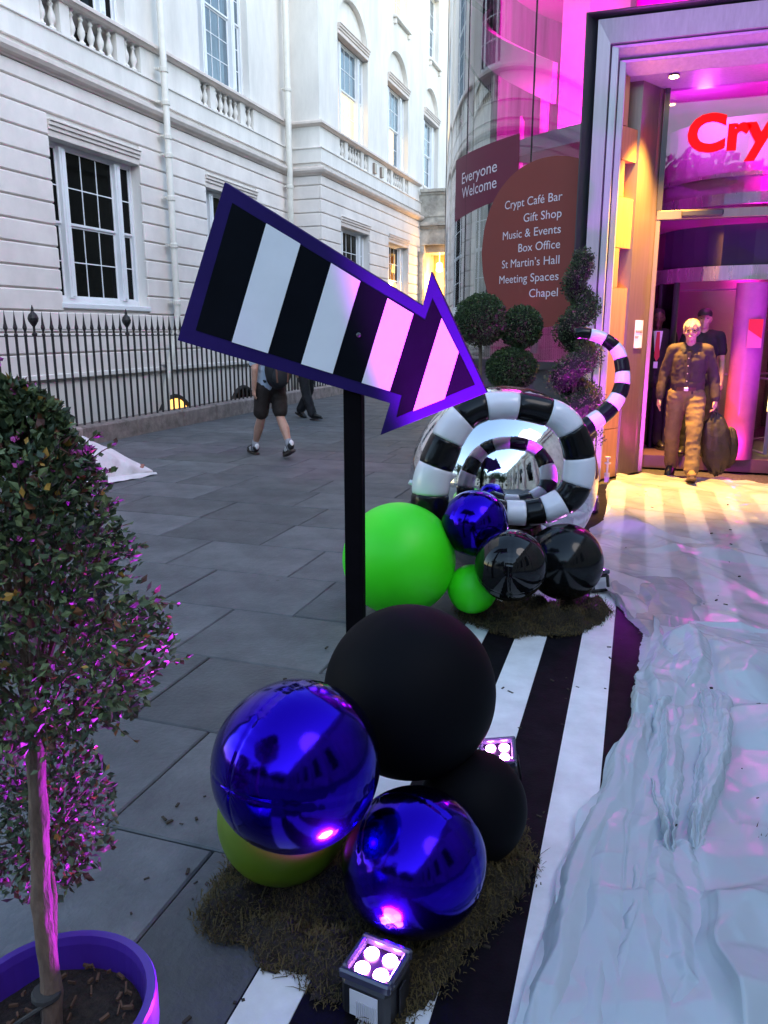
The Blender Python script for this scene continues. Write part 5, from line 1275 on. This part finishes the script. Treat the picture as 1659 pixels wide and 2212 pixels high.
for z in (1.08, 1.16, 1.24, 1.32): f.raw(MB().ell((0, -.139, z), (.006, .003, .006), 8, 5), 'button', pm('button', (.5, .45, .4), .4) if 'button' not in MATS else MATS['button'], True, shirt)
hair_m = pm('grey_hair', (.66, .58, .44), .7, var=(60, .3), bump=(120, .6))
q = MB()
def hairfn(d, th, ph): return 1.0 + .05 * noise.noise(d * 5) + .02 * noise.noise(d * 14)
hr = random.Random(3)
for k in range(1500):
    d = rdir(hr); c = Vector((H[0], H[1] + .006, H[2] + .030)); p = c + Vector((d.x * .080, d.y * .096, d.z * .092))
    line = H[2] + .068 + .012 * math.sin(p.x * 60) if p.y < H[1] - .045 else (H[2] + .01 if p.y < H[1] + .005 else H[2] - .065)
    if p.z < line: continue
    side = Vector((d.x * .5 + .25, d.y * .4 - .35, -.55 - .3 * hr.random())); g_ = (side - d * side.dot(d)).normalized(); L_ = hr.uniform(.022, .042); w_ = g_.cross(d).normalized() * hr.uniform(.0022, .004)
    m_ = p + g_ * L_ * .5 + d * hr.uniform(.006, .013); e_ = p + g_ * L_ + d * hr.uniform(.001, .007)
    q.add([p - w_, p + w_, m_ + w_, m_ - w_, e_], [(0, 1, 2, 3), (3, 2, 4)])
f.raw(q, 'hair', hair_m)
q = MB(); q.ell((H[0], H[1] + .010, H[2] + .034), (.079, .094, .090), 24, 16); q.f = [fc for fc in q.f if sum(q.v[i_][2] for i_ in fc) / len(fc) > (H[2] + .075 if sum(q.v[i_][1] for i_ in fc) / len(fc) < H[1] - .04 else H[2] + .0)]; q.mi = [0] * len(q.f); f.raw(q, 'scalp', hair_m)
q = MB()
for sx in (-1, 1):
    q.tube([(H[0] + sx * .034 + .025 * math.cos(a), H[1] - .100 - .004 * math.cos(a) * sx * -1, H[2] + .008 + .021 * math.sin(a)) for a in [2 * math.pi * i / 14 for i in range(14)]], .0028, 5, closed=True); q.tube([(H[0] + sx * .058, H[1] - .096, H[2] + .012), (H[0] + sx * .079, H[1] - .02, H[2] + .012)], .0022, 5)
q.tube([(H[0] - .010, H[1] - .106, H[2] + .010), (H[0] + .010, H[1] - .106, H[2] + .010)], .0025, 5)
f.raw(q, 'glasses', pm('spectacle_frame', (.05, .04, .03), .3, metal=.6))
eye_m = pm('eye_dark', (.015, .012, .012), .2); mouth_m = pm('mouth', (.22, .06, .05), .5); teeth_m = pm('teeth', (.75, .72, .65), .3)
for sx in (-1, 1): f.raw(MB().ell((H[0] + sx * .033, H[1] - .083, H[2] + .008), (.015, .012, .009), 10, 6), 'eye', eye_m)
f.raw(MB().tube([(H[0] - .026, H[1] - .088, H[2] - .045), (H[0] - .013, H[1] - .098, H[2] - .053), (H[0], H[1] - .101, H[2] - .055), (H[0] + .013, H[1] - .098, H[2] - .053), (H[0] + .026, H[1] - .088, H[2] - .045)], [.003, .0055, .006, .0055, .003], 6), 'mouth', mouth_m)
f.raw(MB().tube([(H[0] - .015, H[1] - .101, H[2] - .050), (H[0], H[1] - .1065, H[2] - .0525), (H[0] + .015, H[1] - .101, H[2] - .050)], .0026, 5), 'teeth', teeth_m)
tan_shoe = pm('tan_suede', (.22, .14, .06), .8)
shoe(f, -.112, .20, .125, (-.1, -1), R(-20), shoe_blk, sole_blk); shoe(f, .133, -.335, .112, (.12, -1), R(20), tan_shoe, pm('tan_sole', (.15, .10, .05), .7))
# his bag, a thing of its own
bag = thing('carrier_bag', 'dark slouching cloth bag held in the walking person’s hand', 'bag', (.70, 9.16, .1))
def bagfn(d, th, ph): return 1 + .12 * noise.noise(Vector((d.x * 3, d.y * 3, d.z * 2.2))) + .05 * math.sin(th * 7 + 2 * d.z)
bag_m = pm('bag_cloth', (.022, .016, .010), .6, var=(7, .5), bump=(14, .7))
q = MB(); q.ell((.745, 9.17, .40), (.15, .085, .33), 40, 28, Matrix.Rotation(R(-6), 3, 'Y'), bagfn); q.build('sack', bag_m, bag, smooth=True)
q = MB(); q.ell((.885, 9.24, .36), (.09, .06, .22), 24, 16, None, bagfn); q.build('pouch', bag_m, bag, smooth=True)
q = MB(); q.tube([(.68, 9.16, .62), (.685, 9.165, .74), (.69, 9.165, .80), (.71, 9.17, .79), (.75, 9.17, .68), (.77, 9.17, .60)], .011, 8); q.build('handle', bag_m, bag, smooth=True)

# --- simple standing or walking figures
def suit_person(loc, rz, label, k, jacket, legs_m, skin, hairc, tie=None, short_sleeve=False, cap=False):
    f = Fig(loc, rz, 'person', label, k); H = (0, -.02, 1.62)
    ch = [[(0, 0, .95, .08), (0, 0, 1.36, .085)], [(0, 0, 1.40, .06), (0, -.01, 1.52, .052), H + (.05,)], [(-.09, 0, .93, .07), (-.10, 0, .5, .05), (-.10, .02, .1, .036)], [(.09, 0, .93, .07), (.11, 0, .5, .05), (.12, .02, .1, .036)],
          [(-.18, 0, 1.42, .05), (-.24, .03, 1.14, .04), (-.24, -.05, .90, .027)], [(.18, 0, 1.42, .05), (.24, .03, 1.14, .04), (.24, -.05, .90, .027)]] + hand(-.24, -.05, .90, -1, .4) + hand(.24, -.05, .90, 1, .4)
    remeshed(f.mb(ch, head(*H)), 'body', skin, f.o, .011, 2)
    e = -.7 if short_sleeve else 1
    arms = lambda s: [(s * .06, .01, 1.45, .055), (s * .18, 0, 1.42, .066), (s * .22, .02, 1.25, .062)] + ([] if short_sleeve else [(s * .243, .03, 1.13, .056), (s * .243, -.04, .93, .046)])
    j = remeshed(f.mb([[(-.06, 0, .88 if not short_sleeve else .95, .13), (-.05, 0, 1.15, .125), (-.05, 0, 1.38, .11)], [(.06, 0, .88 if not short_sleeve else .95, .13), (.05, 0, 1.15, .125), (.05, 0, 1.38, .11)], arms(-1), arms(1)]), 'jacket' if not short_sleeve else 'shirt', jacket, f.o, .013, 3, cloth_noise(f, .007, 7, .7))
    remeshed(f.mb([[(-.03, 0, .95, .12), (.03, 0, .95, .12)], [(-.085, 0, .92, .105), (-.10, 0, .5, .08), (-.105, .02, .10, .075)], [(.085, 0, .92, .105), (.11, 0, .5, .08), (.12, .02, .10, .075)]]), 'trousers', legs_m, f.o, .013, 3, cloth_noise(f, .006, 7, 1.4))
    if tie:
        f.raw(MB().prism([(-.055, 1.47), (.055, 1.47), (.03, 1.22), (0, 1.12), (-.03, 1.22)], lambda x, z: (x, -.118 - .02 * (1.47 - z), z), lambda x, z: (x, -.10, z)), 'shirt_front', paint, False)
        f.raw(MB().prism([(-.018, 1.46), (.018, 1.46), (.032, 1.16), (0, 1.10), (-.032, 1.16)], lambda x, z: (x, -.130 - .02 * (1.47 - z), z), lambda x, z: (x, -.115, z)), 'tie', tie, False)
        f.raw(MB().box(-.035, .015, -.152, -.148, 1.02, 1.10, .001), 'badge', paint, False)
    q = MB()
    if cap:
        q.ell((H[0], H[1] + .01, H[2] + .055), (.084, .10, .072), 20, 12); q.box(-.06, .06, H[1] - .16, H[1] - .05, H[2] + .045, H[2] + .055, .004); f.raw(q, 'cap', hairc)
    else:
        q.ell((H[0], H[1] + .014, H[2] + .045), (.081, .095, .082), 20, 12, None, lambda d, t, p: 1 + .03 * noise.noise(d * 4)); f.raw(q, 'hair', hairc)
    for sx in (-1, 1): f.raw(MB().ell((H[0] + sx * .033, H[1] - .083, H[2] + .008), (.012, .007, .006), 8, 5), 'eye', eye_m)
    shoe(f, -.105, .02, .092, (-.25, -1), 0, shoe_blk, sole_blk); shoe(f, .12, .02, .092, (.2, -1), 0, shoe_blk, sole_blk)
    return f
black_cloth = pm('black_cloth', (.010, .009, .011), .8, var=(8, .4)); hair_blk = pm('black_hair', (.008, .007, .007), .6)
suit_person((.05, 10.45, .15), R(8), 'person in black suit and red tie standing inside the left door post', .99, black_cloth, black_cloth, skin_d, hair_blk, tie=pm('red_tie', (.55, .03, .03), .5))
suit_person((.56, 10.0, .15), R(-4), 'person in black T-shirt and dark cap following behind the walking person', .98, black_cloth, black_cloth, skin_m, hair_blk, short_sleeve=True, cap=True)

# --- passer-by with backpack, walking away behind the arrow sign
f = Fig((-4.60, 9.16, 0), R(-128), 'person', 'person in pale shirt, dark shorts and trainers with a backpack, walking behind the arrow', 1.0)
# figure frame faces -y; rotated so that it walks to the right and away
HB = (0, -.02, 1.60)
Lk, Rk = (-.10, .06, .50), (.10, -.10, .50); La, Ra = (-.10, .30, .17), (.10, -.33, .095)
ch = [[(0, 0, .95, .12), (0, 0, 1.36, .125)], [(0, 0, 1.40, .06), (0, -.01, 1.50, .052), HB + (.05,)],
      [(-.09, 0, .92, .095), (-.10, .03, .70, .080), Lk + (.058,), (-.10, .17, .38, .062), (-.10, .25, .24, .042), La + (.036,)], [(.09, 0, .92, .095), (.10, -.05, .70, .080), Rk + (.058,), (.10, -.19, .36, .062), (.10, -.28, .20, .042), Ra + (.036,)],
      [(-.18, 0, 1.40, .055), (-.24, -.02, 1.14, .045), (-.22, -.20, .98, .030)], [(.18, 0, 1.40, .055), (.24, .06, 1.14, .045), (.24, .02, .90, .030)]] + hand(-.22, -.20, .99, -1, .5) + hand(.24, .02, .90, 1, .5)
remeshed(f.mb(ch, head(*HB)), 'body', skin_m, f.o, .011, 3)
remeshed(f.mb([[(-.06, 0, .93, .125), (-.05, 0, 1.15, .125), (-.05, 0, 1.36, .11)], [(.06, 0, .93, .125), (.05, 0, 1.15, .125), (.05, 0, 1.36, .11)], [(-.06, 0, 1.43, .055), (-.18, 0, 1.40, .068), (-.225, -.01, 1.22, .070)], [(.06, 0, 1.43, .055), (.18, 0, 1.40, .068), (.225, .03, 1.22, .070)]]), 'shirt', pm('pale_blue_shirt', (.42, .47, .55), .8, var=(8, .1)), f.o, .012, 3, cloth_noise(f, .010, 7, 1.3))
remeshed(f.mb([[(-.03, 0, .93, .13), (.03, 0, .93, .13)], [(-.09, 0, .90, .115), (-.103, .02, .76, .104), (-.106, .04, .60, .098)], [(.09, 0, .90, .115), (.103, -.04, .76, .104), (.108, -.085, .58, .098)]]), 'shorts', pm('dark_brown_shorts', (.022, .014, .011), .85, var=(8, .3)), f.o, .012, 3, cloth_noise(f, .008, 7, 1.2))
sock = pm('grey_sock', (.30, .30, .32), .9); trainer = pm('black_suede', (.014, .013, .014), .6); tr_w = pm('trainer_white', (.75, .75, .75), .6); gum = pm('gum_sole', (.05, .04, .03), .6)
for (a, b) in ((La, (-.10, .26, .25)), (Ra, (.10, -.29, .19))): q = MB(); q.tube([Vector(a) - Vector((0, 0, .05)), a, b], [.042, .044, .046], 12); f.raw(q, 'sock', sock)
for A, pitch in ((La, R(-22)), (Ra, R(6))):
    so, Mx = shoe(f, A[0], A[1], A[2], (0, -1), pitch, trainer, gum, 'trainer')
    for sx in (-1, 1):
        for i in range(3): q = MB(); q.box(sx * .047 - .001, sx * .047 + .001, -.035 - .026 * i, -.023 - .026 * i, -.055, .010 - .012 * i); q.v = [tuple(Mx @ Vector((v[0], v[1] - (v[2] + .02) * .35, v[2]))) for v in q.v]; f.raw(q, 'side_stripe', tr_w, False, so)
    q = MB(); q.ell((0, .062, .02), (.034, .022, .045), 12, 8); q.v = [tuple(Mx @ Vector(v)) for v in q.v]; f.raw(q, 'heel_tab', tr_w, True, so)
f.raw(MB().ell((0, .01, 1.65), (.083, .10, .085), 20, 12), 'hair', hair_blk)
bp_ = thing('backpack', 'black backpack with brown straps on the passer-by in shorts', 'backpack', f.w((0, .2, .95)))
pack_m = pm('backpack_cloth', (.010, .011, .014), .7, var=(8, .4)); strap_m = pm('brown_strap', (.14, .06, .04), .7)
q = MB(); q.ell((0, .21, 1.13), (.165, .11, .245), 24, 18, None, lambda d, t, p: 1 + .05 * noise.noise(d * 3)); q.v = [tuple(f.w(v)) for v in q.v]; q.build('bag', pack_m, bp_, smooth=True)
q = MB(); q.ell((0, .31, 1.05), (.12, .05, .13), 20, 14); q.v = [tuple(f.w(v)) for v in q.v]; q.build('pocket', pack_m, bp_, smooth=True)
for sx in (-1, 1):
    q = MB(); q.tube([f.w(p) for p in ((sx * .09, .32, 1.26), (sx * .08, .35, 1.12), (sx * .07, .345, .98))], .012, 6); q.build('buckle_strap', strap_m, bp_)
    q = MB(); q.tube([f.w(p) for p in ((sx * .11, .10, 1.44), (sx * .115, -.06, 1.45), (sx * .12, -.13, 1.30), (sx * .14, -.04, 1.05), (sx * .13, .12, .98))], .016, 6); q.build('shoulder_strap', pack_m, bp_)
# --- second passer-by in black, further on
f = Fig((-6.05, 13.5, 0), R(70), 'person', 'person all in black striding past the railing beyond the backpacker', 1.0)
ch = [[(0, 0, .95, .12), (0, 0, 1.36, .125)], [(0, 0, 1.40, .06), (0, -.01, 1.50, .052), (0, -.02, 1.60, .05)], [(-.09, 0, .92, .08), (-.10, -.10, .50, .05), (-.10, -.26, .11, .036)], [(.09, 0, .92, .08), (.10, .02, .50, .05), (.10, .26, .14, .036)],
      [(-.18, 0, 1.40, .055), (-.23, .06, 1.14, .042), (-.22, .02, .90, .028)], [(.18, 0, 1.40, .055), (.23, -.02, 1.14, .042), (.22, -.16, .93, .028)]] + hand(-.22, .02, .90, -1) + hand(.22, -.16, .93, 1)
remeshed(f.mb(ch, head(0, -.02, 1.60)), 'body', skin_m, f.o, .013, 2)
remeshed(f.mb([[(-.06, 0, .90, .13), (-.05, 0, 1.36, .115)], [(.06, 0, .90, .13), (.05, 0, 1.36, .115)], [(-.06, 0, 1.43, .055), (-.18, 0, 1.40, .066), (-.232, .06, 1.14, .056), (-.225, .02, .93, .045)], [(.06, 0, 1.43, .055), (.18, 0, 1.40, .066), (.232, -.02, 1.14, .056), (.222, -.14, .96, .045)]]), 'jacket', black_cloth, f.o, .014, 3, cloth_noise(f, .008))
remeshed(f.mb([[(-.03, 0, .93, .125), (.03, 0, .93, .125)], [(-.085, 0, .90, .11), (-.10, -.09, .5, .088), (-.10, -.24, .12, .085)], [(.085, 0, .90, .11), (.10, .02, .5, .088), (.10, .24, .16, .085)]]), 'trousers', black_cloth, f.o, .014, 3, cloth_noise(f, .008, 7, 1.4))
f.raw(MB().ell((0, .0, 1.645), (.083, .10, .085), 18, 12), 'hair', hair_blk)
shoe(f, -.10, -.27, .095, (0, -1), R(8), shoe_blk, sole_blk); shoe(f, .10, .27, .13, (0, -1), R(-22), shoe_blk, sole_blk)
tb = thing('tote_bag', 'brown tote bag at the side of the person in black', 'bag', (-6.35, 13.3, .6))
q = MB(); q.ell((-6.38, 13.25, .86), (.15, .10, .22), 20, 14, None, lambda d, t, p: 1 + .1 * noise.noise(d * 2.5)); q.build('sack', pm('brown_leather', (.12, .075, .04), .6, var=(9, .4)), tb, smooth=True)
q = MB(); q.tube([(-6.38, 13.25, 1.05), (-6.3, 13.32, 1.3), (-6.24, 13.42, 1.42)], .012, 6); q.build('handle', strap_m, tb)
# ------------------------------------------------------------------ what stands behind the camera (mirrored in the balloons and glass)
stone_c = pm('portland_stone', (.50, .47, .42), .8, var=(1.2, .3), bump=(20, .2))
church = thing('church_portico', 'pale stone church with tall columned portico opposite the terrace', 'church', (12, -6, 0))
m = MB(); m.box(7.5, 26, -24, 46, -.02, 9.5); m.build('nave_wall', stone_c, church)
m = MB(); m.box(6.9, 26.2, -24.4, 46.4, 9.5, 10.1); m.box(7.2, 26.1, -24.2, 46.2, 8.9, 9.49); m.build('cornice', stone_c, church)
m = MB(); m.prism([(6.8, 10.12), (26.4, 10.12), (16.6, 13.2)], lambda x, z: (x, -24.5, z), lambda x, z: (x, 46.5, z)); m.build('roof', steel_dark, church)
for i in range(7):
    y = -22.5 + 4.1 * i
    m = MB(); m.lathe([(.62, 0), (.62, .3), (.50, .45), (.46, 4), (.40, 7.9), (.56, 8.2), (.64, 8.8), (.64, 8.89)], (7.0, y, .0), 16); m.build('column', stone_c, church, smooth=False)
    if i < 6:
        m = MB(); m.box(7.44, 7.49, y + 1.2, y + 2.9, 2.2, 6.6); wv = m.build('window', pane_dark, church)
        m = MB(); m.box(7.36, 7.48, y + 1.0, y + 1.19, 2.0, 6.8); m.box(7.36, 7.48, y + 2.91, y + 3.1, 2.0, 6.8); m.box(7.34, 7.48, y + .9, y + 3.2, 6.81, 7.2); m.build('surround', stone_c, wv)
tl = [pm('plane_leaf', (.030, .052, .018), .6), pm('plane_leaf_light', (.050, .080, .024), .6)]
def big_tree(x, y, h, r, label, seed):
    rn = random.Random(seed); o = thing('plane_tree', label, 'tree', (x, y, 0), 'plane trees across the street')
    m = MB(); m.tube([(x, y, -.05), (x + .1, y, h * .25), (x, y + .1, h * .5), (x + .2, y, h * .8)], [.35, .28, .2, .06], 9)
    for k in range(9):
        a = rn.uniform(0, 6.28); b = Vector((x, y, h * rn.uniform(.3, .55))); e = Vector((x + r * .75 * math.cos(a), y + r * .75 * math.sin(a), h * rn.uniform(.55, .9))); m.tube([b, b.lerp(e, .5) + Vector((0, 0, .3)), e], [.12, .07, .02], 6)
    m.build('trunk', stem_m, o, smooth=True)
    cl = [(Vector((x + rn.uniform(-.6, .6) * r, y + rn.uniform(-.6, .6) * r, h * rn.uniform(.5, .88))), rn.uniform(.35, .6) * r) for _ in range(9)]
    def pt():
        c, cr = rn.choice(cl); d = rdir(rn); return c + d * cr * rn.uniform(.55, 1), d
    m = MB(); foliage(m, rn, 2600, pt, .42, .42, (3, 2)); k = m.build('crown', tl, o); k['kind'] = 'stuff'
for i, (x, y, h, r) in enumerate(((-13, -19, 10, 4.2), (-6.5, -21, 12, 4.6), (-.5, -22.5, 11, 4.2), (4.2, -25, 10, 3.6), (-19, -14, 11, 4.2))):
    big_tree(x, y, h, r, ('tall plane tree at the left of the far row', 'broad plane tree left of centre in the far row', 'plane tree at the centre of the far row', 'smaller plane tree at the right of the far row', 'plane tree nearest the terrace corner')[i], 60 + i)
fb = thing('far_building', 'long pale building beyond the trees across the square', 'building', (-10, -48, 0))
m = MB(); m.box(-60, 30, -56, -46, -.02, 13); m.build('wall', stone_c, fb)
for i in range(20):
    for j in range(3): m = MB(); m.box(-56 + 4.2 * i, -54.4 + 4.2 * i, -46.0, -45.94, 1.8 + 3.7 * j, 4.0 + 3.7 * j); m.build('window', pane_dark, fb)
